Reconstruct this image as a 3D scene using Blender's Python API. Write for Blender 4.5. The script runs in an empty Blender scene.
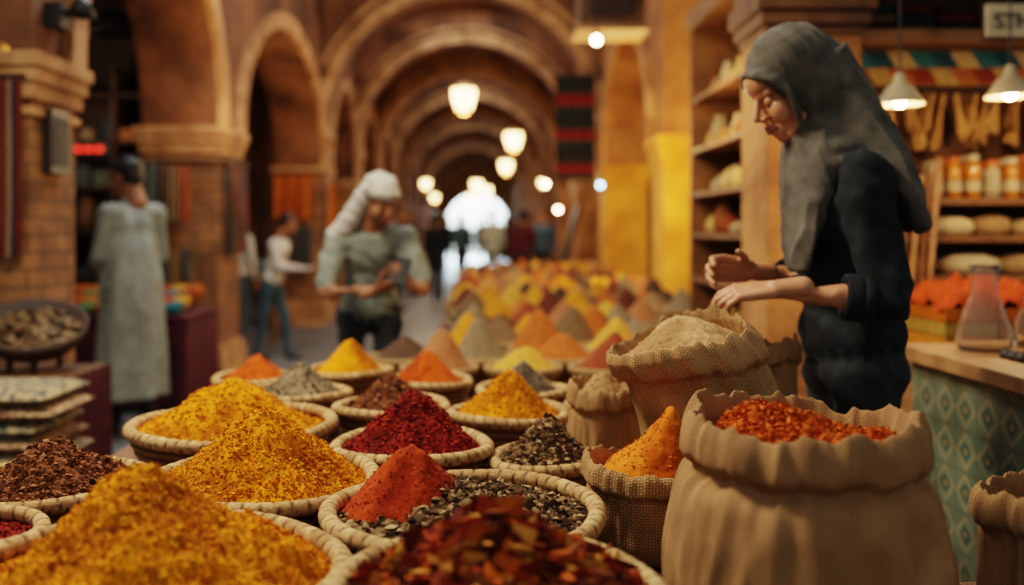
import bpy, math, random
import numpy as np
from mathutils import Vector, Matrix, noise, kdtree
random.seed(7); np.random.seed(7)
scene=bpy.context.scene
pi=math.pi
def lin(h):
    h=h.lstrip('#'); o=[]
    for i in (0,2,4):
        c=int(h[i:i+2],16)/255
        o.append(c/12.92 if c<=.04045 else ((c+.055)/1.055)**2.4)
    return (o[0],o[1],o[2],1)
def mixc(a,b,t): return tuple(a[i]*(1-t)+b[i]*t for i in range(3))+(1,)
# ------------------------------------------------------------ materials
def new_mat(name):
    m=bpy.data.materials.new(name); m.use_nodes=True
    nt=m.node_tree; return m,nt,nt.nodes['Principled BSDF']
def mat(name,c1,c2=None,scale=8,rough=.8,bump=.0,bscale=None,metal=0,emit=None,estr=0,detail=6,dist=.01,coat=0,trans=0,spec=.4,sheen=0,contrast=1):
    m,nt,b=new_mat(name)
    c1=lin(c1) if isinstance(c1,str) else c1
    c2=c1 if c2 is None else (lin(c2) if isinstance(c2,str) else c2)
    tc=nt.nodes.new('ShaderNodeTexCoord')
    n=nt.nodes.new('ShaderNodeTexNoise'); n.inputs['Scale'].default_value=scale; n.inputs['Detail'].default_value=detail
    nt.links.new(tc.outputs['Object'],n.inputs['Vector'])
    r=nt.nodes.new('ShaderNodeValToRGB'); r.color_ramp.elements[0].position=.5-.18/contrast; r.color_ramp.elements[1].position=.5+.18/contrast
    r.color_ramp.elements[0].color=c1; r.color_ramp.elements[1].color=c2
    nt.links.new(n.outputs['Fac'],r.inputs['Fac']); nt.links.new(r.outputs['Color'],b.inputs['Base Color'])
    b.inputs['Roughness'].default_value=rough; b.inputs['Metallic'].default_value=metal
    b.inputs['Specular IOR Level'].default_value=spec
    b.inputs['Coat Weight'].default_value=coat; b.inputs['Transmission Weight'].default_value=trans
    b.inputs['Sheen Weight'].default_value=sheen
    if bump>0:
        n2=nt.nodes.new('ShaderNodeTexNoise'); n2.inputs['Scale'].default_value=bscale or scale*3; n2.inputs['Detail'].default_value=5
        nt.links.new(tc.outputs['Object'],n2.inputs['Vector'])
        bp=nt.nodes.new('ShaderNodeBump'); bp.inputs['Strength'].default_value=bump; bp.inputs['Distance'].default_value=dist
        nt.links.new(n2.outputs['Fac'],bp.inputs['Height']); nt.links.new(bp.outputs['Normal'],b.inputs['Normal'])
    if emit:
        b.inputs['Emission Color'].default_value=lin(emit); b.inputs['Emission Strength'].default_value=estr
    return m
def mat_attr(name,rough=.85,scale=120,var=.35,bump=.4,dist=.002,sheen=0):
    m,nt,b=new_mat(name)
    a=nt.nodes.new('ShaderNodeAttribute'); a.attribute_name='Col'
    tc=nt.nodes.new('ShaderNodeTexCoord')
    n=nt.nodes.new('ShaderNodeTexNoise'); n.inputs['Scale'].default_value=scale; n.inputs['Detail'].default_value=4
    nt.links.new(tc.outputs['Object'],n.inputs['Vector'])
    mr=nt.nodes.new('ShaderNodeMapRange'); mr.inputs[1].default_value=.3; mr.inputs[2].default_value=.7
    mr.inputs[3].default_value=1-var; mr.inputs[4].default_value=1+var*.6
    nt.links.new(n.outputs['Fac'],mr.inputs[0])
    vm=nt.nodes.new('ShaderNodeVectorMath'); vm.operation='SCALE'
    nt.links.new(a.outputs['Color'],vm.inputs[0]); nt.links.new(mr.outputs[0],vm.inputs['Scale'])
    nt.links.new(vm.outputs[0],b.inputs['Base Color']); b.inputs['Roughness'].default_value=rough
    b.inputs['Specular IOR Level'].default_value=.12; b.inputs['Sheen Weight'].default_value=sheen
    bp=nt.nodes.new('ShaderNodeBump'); bp.inputs['Strength'].default_value=bump; bp.inputs['Distance'].default_value=dist
    nt.links.new(n.outputs['Fac'],bp.inputs['Height']); nt.links.new(bp.outputs['Normal'],b.inputs['Normal'])
    return m
def mat_brick(name,c1,c2,mortar,sx=1.0,bw=.28,rh=.085,bump=.5):
    m,nt,b=new_mat(name)
    tc=nt.nodes.new('ShaderNodeTexCoord'); sp=nt.nodes.new('ShaderNodeSeparateXYZ'); nt.links.new(tc.outputs['Object'],sp.inputs[0])
    ad=nt.nodes.new('ShaderNodeMath'); ad.operation='ADD'; nt.links.new(sp.outputs[0],ad.inputs[0]); nt.links.new(sp.outputs[1],ad.inputs[1])
    cb=nt.nodes.new('ShaderNodeCombineXYZ'); nt.links.new(ad.outputs[0],cb.inputs[0]); nt.links.new(sp.outputs[2],cb.inputs[1])
    br=nt.nodes.new('ShaderNodeTexBrick'); br.inputs['Scale'].default_value=sx
    br.inputs['Brick Width'].default_value=bw; br.inputs['Row Height'].default_value=rh; br.inputs['Mortar Size'].default_value=.008
    br.inputs['Color1'].default_value=lin(c1); br.inputs['Color2'].default_value=lin(c2); br.inputs['Mortar'].default_value=lin(mortar)
    nt.links.new(cb.outputs[0],br.inputs['Vector'])
    n=nt.nodes.new('ShaderNodeTexNoise'); n.inputs['Scale'].default_value=5; n.inputs['Detail'].default_value=8; nt.links.new(tc.outputs['Object'],n.inputs['Vector'])
    mr=nt.nodes.new('ShaderNodeMapRange'); mr.inputs[1].default_value=.3; mr.inputs[2].default_value=.7; mr.inputs[3].default_value=.5; mr.inputs[4].default_value=1.25
    nt.links.new(n.outputs['Fac'],mr.inputs[0])
    vm=nt.nodes.new('ShaderNodeVectorMath'); vm.operation='SCALE'; nt.links.new(br.outputs['Color'],vm.inputs[0]); nt.links.new(mr.outputs[0],vm.inputs['Scale'])
    nt.links.new(vm.outputs[0],b.inputs['Base Color']); b.inputs['Roughness'].default_value=.9
    bp=nt.nodes.new('ShaderNodeBump'); bp.inputs['Strength'].default_value=bump; bp.inputs['Distance'].default_value=.01; bp.invert=True
    nt.links.new(br.outputs['Fac'],bp.inputs['Height']); nt.links.new(bp.outputs['Normal'],b.inputs['Normal'])
    return m
def mat_weave(name,c1,c2,pitch=.0055,bump=.6):
    m,nt,b=new_mat(name); L=nt.links.new
    a=nt.nodes.new('ShaderNodeAttribute'); a.attribute_name='wv'
    sp=nt.nodes.new('ShaderNodeSeparateXYZ'); L(a.outputs['Vector'],sp.inputs[0])
    def M(op,x,y=None):
        n=nt.nodes.new('ShaderNodeMath'); n.operation=op
        for i,v in enumerate((x,y)):
            if v is None: continue
            if isinstance(v,(int,float)): n.inputs[i].default_value=v
            else: L(v,n.inputs[i])
        return n.outputs[0]
    k=pi/pitch
    nw=nt.nodes.new('ShaderNodeTexNoise'); nw.inputs['Scale'].default_value=25; L(a.outputs['Vector'],nw.inputs['Vector'])
    wob=M('MULTIPLY',nw.outputs['Fac'],2.0)
    u=M('ADD',M('MULTIPLY',sp.outputs[0],k),wob); v=M('ADD',M('MULTIPLY',sp.outputs[1],k),wob)
    au=M('ABSOLUTE',M('SINE',u)); av=M('ABSOLUTE',M('SINE',v))
    chk=M('GREATER_THAN',M('MULTIPLY',M('SINE',u),M('SINE',v)),0)
    thread=M('MULTIPLY',M('POWER',au,.4),M('POWER',av,.4))
    hh=M('MULTIPLY',thread,M('ADD',M('MULTIPLY',chk,.22),.78))
    n=nt.nodes.new('ShaderNodeTexNoise'); n.inputs['Scale'].default_value=12; n.inputs['Detail'].default_value=8; L(a.outputs['Vector'],n.inputs['Vector'])
    f=M('ADD',M('MULTIPLY',hh,.75),M('MULTIPLY',M('SUBTRACT',n.outputs['Fac'],.5),.9))
    r=nt.nodes.new('ShaderNodeValToRGB'); r.color_ramp.elements[0].position=.1; r.color_ramp.elements[1].position=.85
    r.color_ramp.elements[0].color=lin(c1); r.color_ramp.elements[1].color=lin(c2); L(f,r.inputs['Fac']); L(r.outputs['Color'],b.inputs['Base Color'])
    b.inputs['Roughness'].default_value=.95; b.inputs['Specular IOR Level'].default_value=.1
    bp=nt.nodes.new('ShaderNodeBump'); bp.inputs['Strength'].default_value=bump; bp.inputs['Distance'].default_value=.0018
    L(hh,bp.inputs['Height']); L(bp.outputs['Normal'],b.inputs['Normal'])
    return m
def mat_tile(name):
    m,nt,b=new_mat(name); L=nt.links.new
    tc=nt.nodes.new('ShaderNodeTexCoord'); sp=nt.nodes.new('ShaderNodeSeparateXYZ'); L(tc.outputs['Object'],sp.inputs[0])
    def M(op,x,y=None):
        n=nt.nodes.new('ShaderNodeMath'); n.operation=op
        for i,v in enumerate((x,y)):
            if v is None: continue
            if isinstance(v,(int,float)): n.inputs[i].default_value=v
            else: L(v,n.inputs[i])
        return n.outputs[0]
    T=.12
    yy=M('ADD',sp.outputs[0],sp.outputs[1])
    fu=M('ABSOLUTE',M('SUBTRACT',M('FRACT',M('DIVIDE',yy,T)),.5))
    fv=M('ABSOLUTE',M('SUBTRACT',M('FRACT',M('DIVIDE',sp.outputs[2],T)),.5))
    d=M('ADD',fu,fv); mx=M('MAXIMUM',fu,fv)
    ring=M('SUBTRACT',M('ABSOLUTE',M('SUBTRACT',d,.42)),.06)
    star=M('MINIMUM',M('SUBTRACT',d,.24),M('SUBTRACT',mx,.16))
    star2=M('SUBTRACT',d,.11)
    grout=M('GREATER_THAN',mx,.485)
    def mixn(fac,a,c):
        n=nt.nodes.new('ShaderNodeMix'); n.data_type='RGBA'; L(fac,n.inputs[0])
        for i,v in ((6,a),(7,c)):
            if isinstance(v,tuple): n.inputs[i].default_value=v
            else: L(v,n.inputs[i])
        return n.outputs[2]
    c=mixn(M('LESS_THAN',ring,0),lin('#5e6a56'),lin('#867c5c'))
    c=mixn(M('LESS_THAN',star,0),c,lin('#3c564c'))
    c=mixn(M('LESS_THAN',star2,0),c,lin('#8a6c44'))
    c=mixn(grout,c,lin('#544c3e'))
    n=nt.nodes.new('ShaderNodeTexNoise'); n.inputs['Scale'].default_value=6; n.inputs['Detail'].default_value=6; L(tc.outputs['Object'],n.inputs['Vector'])
    r=nt.nodes.new('ShaderNodeMapRange'); r.inputs[1].default_value=.3;r.inputs[2].default_value=.7;r.inputs[3].default_value=.45;r.inputs[4].default_value=1.1; L(n.outputs['Fac'],r.inputs[0])
    vm=nt.nodes.new('ShaderNodeVectorMath'); vm.operation='SCALE'; L(c,vm.inputs[0]); L(r.outputs[0],vm.inputs['Scale']); L(vm.outputs[0],b.inputs['Base Color'])
    b.inputs['Roughness'].default_value=.4
    return m
STRAW=mat_attr('woven_straw',.8,180,.35,.5,.002)
VC=mat_attr('dyed_goods',.85,40,.25,.2,.004)
SPV=mat_attr('spice_granules',.9,300,.3,.5,.001)
SPF=mat_attr('spice_heap',.95,90,.25,.6,.004)
BURLAP=mat_weave('burlap','#644a30','#b68a60',.0042)
BURLAP2=mat_weave('burlap_coarse','#644a30','#c49868',.0052)
WOOD=mat('aged_wood','#4a2e18','#6e4826',6,.7,.3,30)
WOODD=mat('dark_wood','#24150c','#3a2314',6,.7,.3,30)
WOODL=mat('counter_wood','#7e5630','#aa7e50',9,.5,.2,40)
WOODM=mat('shelf_wood','#5c3c20','#805630',9,.6,.2,40)
PLASTER=mat('ochre_plaster','#80502a','#b07a44',2.2,.9,.5,14,dist=.03,contrast=1.4)
PLASTERY=mat('golden_plaster','#b87a24','#e0a238',2.6,.85,.4,14,dist=.02,contrast=1.2)
PLASTERR=mat('terracotta_plaster','#4a2e1c','#86593a',1.6,.92,.6,9,dist=.04,contrast=1.4)
TRIMM=mat('sandstone_trim','#8a5e38','#c09060',4,.85,.5,20,dist=.02,contrast=1.3)
BRICK=mat_brick('pillar_brick','#96663c','#7c5232','#64482e')
FLOORM=mat('stone_floor','#484c4e','#707474',1.2,.38,.25,9,dist=.02)
DARK=mat('dark_metal','#161413','#241f1b',10,.5)
SCREEN=mat('phone_screen','#10161c','#1c2830',10,.15)
BRASS=mat('brass','#8a5f2a','#b07c38',10,.4,metal=.8)
GLOW=mat('lamp_glass','#fff0d0',emit='#ffd08a',estr=10)
GLOWC=mat('warm_bulb','#e8f4ff',emit='#ffe0b0',estr=34)
GLOWT=mat('teal_bulb','#e8f4ff',emit='#9fe8ff',estr=12)
GLOWR=mat('red_neon','#ff3020',emit='#ff2a18',estr=1.6)
MAROON=mat('maroon_cloth','#3a121c','#561c24',9,.9,.3,60)
CANVAS=mat('canvas_cloth','#8a7152','#a68a66',9,.9,.3,60)
CREAM=mat('cream_paint','#a89878','#c0b090',9,.8)
KILIM=mat('kilim_fabric','#5a2a1c','#a88c68',45,.9,.3,90,contrast=2.2)
KILIM2=mat('kilim_fabric_grey','#3a4440','#a08a64',38,.9,.3,90,contrast=2.2)
TILE=mat_tile('zellige_tile')
SKIN=mat('skin','#a8704a','#ba8260',12,.5,.1,200,dist=.001)
SKIND=mat('skin_dark','#84563a','#966344',12,.55,.15,200,dist=.001)
LIP=mat('lips','#8e5042',rough=.5)
EYEW=mat('eye_white','#a89888',rough=.3)
EYED=mat('eye_iris','#1c100a',rough=.2)
HAIR=mat('black_hair','#0c0907','#1a130e',80,.55,.5,300,dist=.002)
BROW=mat('eyebrow_hair','#3a2418','#4a3020',80,.8)
BEARD=mat('stubble_beard','#4e3426','#60422f',120,.8,.6,400,dist=.002)
NAVY=mat('charcoal_knit','#15191d','#22272b',30,.9,.5,500,dist=.001,spec=.2)
JEANS=mat('dark_jeans','#1a2024','#282f34',60,.9,.4,600,dist=.001)
SCARF=mat('grey_headscarf','#46433c','#5e5950',24,.95,.4,400,dist=.001,spec=.2)
ROBE=mat('grey_robe','#787e76','#90958c',14,.9,.2,200,dist=.002)
SHIRT=mat('sage_shirt','#6c746c','#868c80',14,.9,.2,200,dist=.002)
WHITE=mat('white_cotton','#b4b0a6','#ccc8bc',14,.9,.2,200,dist=.002)
BLUEJ=mat('blue_jeans','#2c4250','#3b5464',30,.9)
DTROU=mat('dark_trousers','#191d21','#23282c',30,.9)
SHOE=mat('leather_shoe','#120d0a','#20160f',20,.5)
BACKDROPW=mat('backdrop_white','#d8dcd8','#eef0ea',1,.9)  # plain white for the added backdrop wall
# ------------------------------------------------------------ mesh builder
class Bd:
    def __init__(s): s.v=[];s.f=[];s.mi=[];s.sm=[];s.c=[];s.w=[];s.mats=[]
    def add(s,v,f,m,smooth=False,col=(1,1,1,1),wv=None,cols=None):
        if m not in s.mats: s.mats.append(m)
        o=len(s.v); k=s.mats.index(m)
        s.v.extend([tuple(p) for p in v]); s.f.extend([tuple(i+o for i in q) for q in f])
        s.mi.extend([k]*len(f)); s.sm.extend([smooth]*len(f))
        s.c.extend(cols if cols is not None else [col]*len(v)); s.w.extend(wv if wv is not None else [(0,0,0)]*len(v))
        return s
    def box(s,c,d,m,rot=None,col=(1,1,1,1)):
        x,y,z=[a/2 for a in d]
        v=[Vector((i*x,j*y,k*z)) for i in(-1,1) for j in(-1,1) for k in(-1,1)]
        if rot is not None: v=[rot@p for p in v]
        v=[p+Vector(c) for p in v]
        return s.add(v,[(0,1,3,2),(4,6,7,5),(0,4,5,1),(2,3,7,6),(0,2,6,4),(1,5,7,3)],m,False,col)
    def bx(s,x0,x1,y0,y1,z0,z1,m,col=(1,1,1,1)): return s.box(((x0+x1)/2,(y0+y1)/2,(z0+z1)/2),(x1-x0,y1-y0,z1-z0),m,None,col)
    def rev(s,c,prof,m,n=24,smooth=True,rot=None,col=(1,1,1,1),cols=None):
        v=[];f=[];c=Vector(c)
        for r,z in prof:
            for i in range(n):
                a=2*pi*i/n; p=Vector((r*math.cos(a),r*math.sin(a),z))
                if rot is not None: p=rot@p
                v.append(p+c)
        for j in range(len(prof)-1):
            for i in range(n):
                a=j*n+i;b=j*n+(i+1)%n; f.append((a,b,b+n,a+n))
        return s.add(v,f,m,smooth,col,None,cols)
    def tube(s,p0,p1,r0,r1,m,n=10,col=(1,1,1,1)):
        p0=Vector(p0);p1=Vector(p1); q=(p1-p0).to_track_quat('Z','Y').to_matrix(); L=(p1-p0).length
        return s.rev(p0,[(0.0001,0),(r0,0),(r1,L),(.0001,L)],m,n,False,q,col)
    def build(s,name,parent=None,bevel=0,loc=None):
        me=bpy.data.meshes.new(name); me.from_pydata(s.v,[],s.f)
        for m in s.mats: me.materials.append(m)
        me.polygons.foreach_set('material_index',s.mi); me.polygons.foreach_set('use_smooth',s.sm)
        ca=me.color_attributes.new('Col','FLOAT_COLOR','POINT'); ca.data.foreach_set('color',np.array(s.c,dtype=np.float32).ravel())
        wa=me.attributes.new('wv','FLOAT_VECTOR','POINT'); wa.data.foreach_set('vector',np.array(s.w,dtype=np.float32).ravel())
        me.update()
        ob=bpy.data.objects.new(name,me); scene.collection.objects.link(ob)
        if bevel>0:
            bv=ob.modifiers.new('bevel','BEVEL'); bv.width=bevel; bv.segments=2; bv.limit_method='ANGLE'
        if parent: ob.parent=parent
        return ob
def empty(name,loc=(0,0,0)):
    e=bpy.data.objects.new(name,None); scene.collection.objects.link(e); return e
def fr(x,y,z,o=4): return noise.fractal(Vector((x,y,z)),1.0,2.0,o)
# ------------------------------------------------------------ room shell
b=Bd(); b.bx(-7,7,-4,62,-.1,0,FLOORM)
b.build('floor')
ZT=5.2
XL=-2.15; XR=1.65; XC=-.25
def arcade(name,x0,x1,piers,spring,rise,m,trimm,side):
    b=Bd()
    for i,(a0,a1) in enumerate(piers):
        b.bx(x0,x1,a0,a1,spring,ZT,m)
        if i+1<len(piers):
            s0=a1; s1=piers[i+1][0]; n=28; c=(s0+s1)/2; hw=(s1-s0)/2
            ys=[s0+(s1-s0)*k/n for k in range(n+1)]
            zs=[spring+rise*math.sqrt(max(0,1-((y-c)/hw)**2)) for y in ys]
            v=[]
            for y,z in zip(ys,zs): v+= [(x0,y,z),(x1,y,z),(x0,y,ZT),(x1,y,ZT)]
            f=[]
            for k in range(n):
                o=4*k
                f+=[(o,o+4,o+5,o+1),(o,o+2,o+6,o+4),(o+1,o+5,o+7,o+3)]
            b.add(v,f,m)
            xs=x1 if side>0 else x0
            v=[];f=[]
            for k in range(n+1):
                t=pi*k/n; ca=math.cos(t); sa=math.sin(t)
                for (e,dx) in ((-.0,0),(-.0,.06),(.17,.06),(.17,0)):
                    v.append((xs+side*dx, c-(hw+e)*ca, spring+(rise+e)*sa))
            for k in range(n):
                for q in range(4):
                    o=4*k
                    f.append((o+q,o+(q+1)%4,o+4+(q+1)%4,o+4+q))
            b.add(v,f,trimm)
    return b.build(name)
lp=[(4.55,5.05),(7.8,8.5),(12.9,13.6),(16.3,16.9),(19.8,20.4),(23.3,23.9),(26.8,27.4),(30.3,30.9),(34,34.6),(38,38.6),(42,42.6),(47.4,48)]
rp=[(8.5,9.1),(12.5,13.2),(16.3,16.9),(19.8,20.4),(23.3,23.9),(26.8,27.4),(30.3,30.9),(34,34.6),(38,38.6),(42,42.6),(47.4,48)]
SP=2.15
arcade('wall_left',XL-.62,XL,lp,SP,1.35,PLASTERR,TRIMM,1)
arcade('wall_right',XR,XR+.6,rp,SP,1.35,PLASTER,TRIMM,-1)
def pillar(name,x0,x1,y0,y1,h,m,capm):
    b=Bd(); b.bx(x0,x1,y0,y1,0,h-.22,m)
    b.bx(x0-.05,x1+.05,y0-.05,y1+.05,0,.28,capm); b.bx(x0-.03,x1+.03,y0-.03,y1+.03,.28,.34,capm)
    for k,(z0,z1,e) in enumerate(((h-.30,h-.26,.02),(h-.22,h-.14,.03),(h-.14,h-.07,.05),(h-.07,h,.07))): b.bx(x0-e,x1+e,y0-e,y1+e,z0,z1,capm)
    return b.build(name,bevel=.008)
for i,(a,c) in enumerate(lp): pillar('brick_pillar' ,XL-.62,XL,a,c,SP,BRICK if i<3 else PLASTER,TRIMM)
for i,(a,c) in enumerate(rp): pillar('plaster_pillar',XR,XR+.55,a,c,SP,PLASTERY if i<2 else PLASTER,PLASTERY if i<2 else TRIMM)
CB=Bd()
def diaphragm(y0,th):
    b=CB; R=(XR-XL)/2-.03; c=(XR+XL)/2; sp=2.68; n=40
    v=[];f=[]
    xs=[c-R*math.cos(pi*k/n) for k in range(n+1)]; zs=[sp+R*math.sin(pi*k/n) for k in range(n+1)]
    for x,z in zip(xs,zs): v+=[(x,y0,z),(x,y0+th,z),(x,y0,ZT),(x,y0+th,ZT)]
    for k in range(n):
        o=4*k; f+=[(o,o+4,o+5,o+1),(o,o+2,o+6,o+4),(o+1,o+5,o+7,o+3)]
    b.add(v,f,PLASTERR)
    for (r0,r1,d) in ((R-.03,R+.12,.06),(R+.2,R+.25,.04)):
        v=[];f=[]
        for k in range(n+1):
            t=pi*k/n
            for (r,dy) in ((r0,0),(r0,-d),(r1,-d),(r1,0)): v.append((c-r*math.cos(t),y0+dy,sp+r*math.sin(t)))
        for k in range(n):
            for q in range(4): o=4*k; f.append((o+q,o+(q+1)%4,o+4+(q+1)%4,o+4+q))
        b.add(v,f,TRIMM)
    for xx in (XL,XR-.1):
        b.bx(xx,xx+.1,y0-.06,y0+th,2.55,2.69,TRIMM)
for a,c in lp[2:]: diaphragm(a+.05,.5)
CB.bx(-5.6,4.1,5.5,48.2,ZT,ZT+.15,PLASTERR); CB.build('ceiling')
b=Bd(); n=24; R=1.55; c=-.15; sp=1.6; v=[];f=[]
for k in range(n+1):
    x=c-R*math.cos(pi*k/n); z=sp+R*math.sin(pi*k/n); v+=[(x,48.0,z),(x,48.3,z),(x,48.0,ZT),(x,48.3,ZT)]
for k in range(n):
    o=4*k; f+=[(o,o+4,o+5,o+1),(o,o+2,o+6,o+4)]
b.add(v,f,PLASTER); b.bx(-5.6,c-R,48.0,48.3,0,ZT,PLASTER); b.bx(c+R,4.1,48.0,48.3,0,ZT,PLASTER); b.build('wall_back')
b=Bd(); b.bx(-6,6,61,61.3,0,6,BACKDROPW); b.build('bright_backdrop_wall')  # added white wall beyond the end arch so the opening reads bright
b=Bd(); b.bx(-5.6,-5.4,4.2,48,0,ZT,PLASTERR); b.build('wall_left_outer')
b=Bd(); b.bx(3.9,4.1,9.6,48,0,ZT,PLASTERY); b.build('wall_right_outer')
b=Bd(); b.bx(-5.4,-2.8,9.7,9.85,0,3.9,WOODD); b.build('wall_left_stall')
b=Bd(); b.bx(1.70,4.6,4.95,5.1,0,3.6,WOOD); b.build('wall_right_stall')
b=Bd(); b.bx(1.70,4.6,3.2,4.95,2.75,2.85,WOOD)
for k in range(8): b.bx(1.75+k*.36,1.81+k*.36,3.15,4.95,2.66,2.75,WOODD)
b.build('stall_roof')
# ------------------------------------------------------------ tables
b=Bd()
TT=.70
def top(x0,x1,y0,y1,z=TT): 
    b.bx(x0,x1,y0,y1,z-.04,z,WOOD)
top(-.98,1.05,.85,1.62); top(-.98,.78,1.62,2.75); top(-.98,.62,2.75,3.05); top(-.88,1.15,3.05,3.42); top(-.66,1.15,3.42,4.08); top(-.2,1.15,4.08,5.8); top(-.25,1.45,5.8,12.3)
for (x,y) in [(-.93,.9),(1.0,.9),(-.93,2.4),(.72,2.4),(-.83,3.36),(-.6,4.0),(1.1,3.1),(-.15,4.3),(1.1,4.3),(-.2,6.2),(1.4,6.2),(-.2,8.5),(1.4,8.5),(-.2,10.7),(1.4,10.7),(-.2,12.2),(1.4,12.2)]:
    b.bx(x-.035,x+.035,y-.035,y+.035,0,TT-.04,WOOD)
def skirt(p0,p1):
    p0=Vector(p0);p1=Vector(p1);n=int((p1-p0).length/.03)+1; d=(p1-p0)/n; nn=Vector((d.y,-d.x,0)).normalized(); v=[];f=[]
    for i in range(n+1):
        p=p0+d*i
        for j,z in enumerate((TT-.005,.5,.3,.12)):
            o=nn*(.006+.018*j*.5*math.sin(i*.9+math.sin(i*.3)*2)); v.append((p.x+o.x,p.y+o.y,z))
    for i in range(n):
        for j in range(3): a=i*4+j; f.append((a,a+1,a+5,a+4))
    b.add(v,f,CANVAS,True)
skirt((-.98,3.05,0),(-.98,.85,0)); skirt((-.88,3.42,0),(-.88,3.05,0)); skirt((-.66,4.08,0),(-.66,3.42,0)); skirt((-.25,12.3,0),(-.25,5.8,0)); skirt((-.2,5.8,0),(-.2,4.08,0)); skirt((-.2,4.08,0),(-.66,4.08,0))
b.build('spice_display_table')
# ------------------------------------------------------------ spices
def hfun(t,H,pw=1.15,rd=.012):
    u=math.sqrt(t*t+rd); k=math.sqrt(rd); return H*max(0,(1-u)/(1-k))**pw
def mound_geo(B,x,y,z,R,H,c1,c2,seed,amp=.004,nr=46,nt=110,pw=1.15,fq=38,flakes=1500,fs=.0022,pal=None,flat=.5,mask=None,dx=0,dy=0,rd=.010):
    c1=lin(c1);c2=lin(c2)
    def Z(px,py):
        te=math.hypot(px,py)/R; q=1-te
        t=math.hypot(px-dx*max(0,q),py-dy*max(0,q))/R
        h=hfun(t,H,pw,rd)
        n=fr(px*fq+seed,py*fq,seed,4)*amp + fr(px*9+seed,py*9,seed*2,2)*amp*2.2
        return z+h+n*min(1,(1.05-te)*4), n
    v=[(x,y,Z(0,0)[0])];cols=[c1];f=[]
    for j in range(1,nr+1):
        r=R*(j/nr)**.9
        for i in range(nt):
            a=2*pi*i/nt; px=r*math.cos(a);py=r*math.sin(a); zz,n=Z(px,py)
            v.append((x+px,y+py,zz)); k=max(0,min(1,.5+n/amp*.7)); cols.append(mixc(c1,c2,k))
    for i in range(nt): f.append((0,1+i,1+(i+1)%nt))
    for j in range(nr-1):
        for i in range(nt):
            a=1+j*nt+i;b2=1+j*nt+(i+1)%nt; f.append((a,a+nt,b2+nt,b2))
    B.add(v,f,SPF,True,cols=cols)
    pal=[lin(p) for p in pal] if pal else [c1,c2]
    rng=random.Random(seed)
    V=[];F=[];C=[]
    for k in range(flakes):
        r=R*.98*math.sqrt(rng.random()); a=rng.random()*2*pi; px=r*math.cos(a);py=r*math.sin(a)
        zz,_=Z(px,py); s=fs*(.45+rng.random()**2.5*1.7)
        q=Matrix.Rotation(rng.random()*6,3,'X')@Matrix.Rotation(rng.random()*6,3,'Z')
        sx,sy,sz=s*(.7+rng.random()*.8),s*(.5+rng.random()*.6),s*flat*(.6+rng.random()*.6)
        o=len(V); cc=pal[rng.randrange(len(pal))]; g=.8+rng.random()*.4; cc=(cc[0]*g,cc[1]*g,cc[2]*g,1)
        for p in ((sx,0,0),(-sx,0,0),(0,sy,0),(0,-sy,0),(0,0,sz),(0,0,-sz)):
            w=q@Vector(p); V.append((x+px+w.x,y+py+w.y,zz+s*.3+w.z)); C.append(cc)
        for t in ((0,2,4),(2,1,4),(1,3,4),(3,0,4),(2,0,5),(1,2,5),(3,1,5),(0,3,5)): F.append(tuple(i+o for i in t))
    B.add(V,F,SPV,False,cols=C)
def basket_geo(B,x,y,z0,R,H,seed,nt=240,tone=1.0):
    rng=random.Random(seed); base=lin('#9a7046'); dk=lin('#2e1f12'); lt=lin('#c8a472')
    v=[];f=[];C=[]
    rt=.0115+R*.018; seg=int(2*pi*R/.026); m=14; sc=[rng.random() for _ in range(seg+2)]
    for i in range(nt):
        a=2*pi*i/nt; ph=(a*seg/(2*pi))
        wob=1+.010*math.sin(3*a+seed)+.006*math.sin(7*a+seed*2)
        for j in range(m):
            t=2*pi*j/m; pp=ph+.7*t/(2*pi); w=abs(math.sin(pi*pp)); w2=min(1,w*2.6)
            rr=rt*(.88+.14*w2); cr=(R+rt*.3)*wob
            v.append((x+(cr+rr*math.cos(t))*math.cos(a),y+(cr+rr*math.cos(t))*math.sin(a),z0+H+rr*.95*math.sin(t)+.004*math.sin(2*a+seed)))
            k=sc[int(pp)%seg]*.8+rng.random()*.2; cc=mixc(dk,mixc(base,lt,k),w2**1.5)
            C.append(tuple(q*tone for q in cc[:3])+(1,))
    for i in range(nt):
        for j in range(m):
            a=i*m+j;b2=i*m+(j+1)%m;c=((i+1)%nt)*m+(j+1)%m;d=((i+1)%nt)*m+j; f.append((a,d,c,b2))
    B.add(v,f,STRAW,True,cols=C)
    nz=40; coils=6; v=[];f=[];C=[]
    for k in range(nz+1):
        h=k/nz; rz=R*(1.0-.26*(1-h)**1.6); cb=abs(math.sin(pi*coils*h)); ci=int(coils*h)
        for i in range(nt):
            a=2*pi*i/nt; w=abs(math.sin(a*seg+ci*1.5))
            rr=rz+.007*cb*(.7+.5*w); v.append((x+rr*math.cos(a),y+rr*math.sin(a),z0+H*h))
            cc=mixc(dk,base,min(1,.15+.85*cb*(.45+.55*w))); C.append(tuple(q*.9*tone for q in cc[:3])+(1,))
    for k in range(nz):
        for i in range(nt):
            a=k*nt+i;b2=k*nt+(i+1)%nt; f.append((a,b2,b2+nt,a+nt))
    o=len(v); f.append(tuple(range(nt-1,-1,-1)))
    for k,h in enumerate((1.0,.6)):
        for i in range(nt):
            a=2*pi*i/nt; rr=R*(.985-.05*k); v.append((x+rr*math.cos(a),y+rr*math.sin(a),z0+H*h)); C.append(dk)
    for i in range(nt): f.append((o+i,o+(i+1)%nt,o+nt+(i+1)%nt,o+nt+i))
    B.add(v,f,STRAW,True,cols=C)
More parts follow.
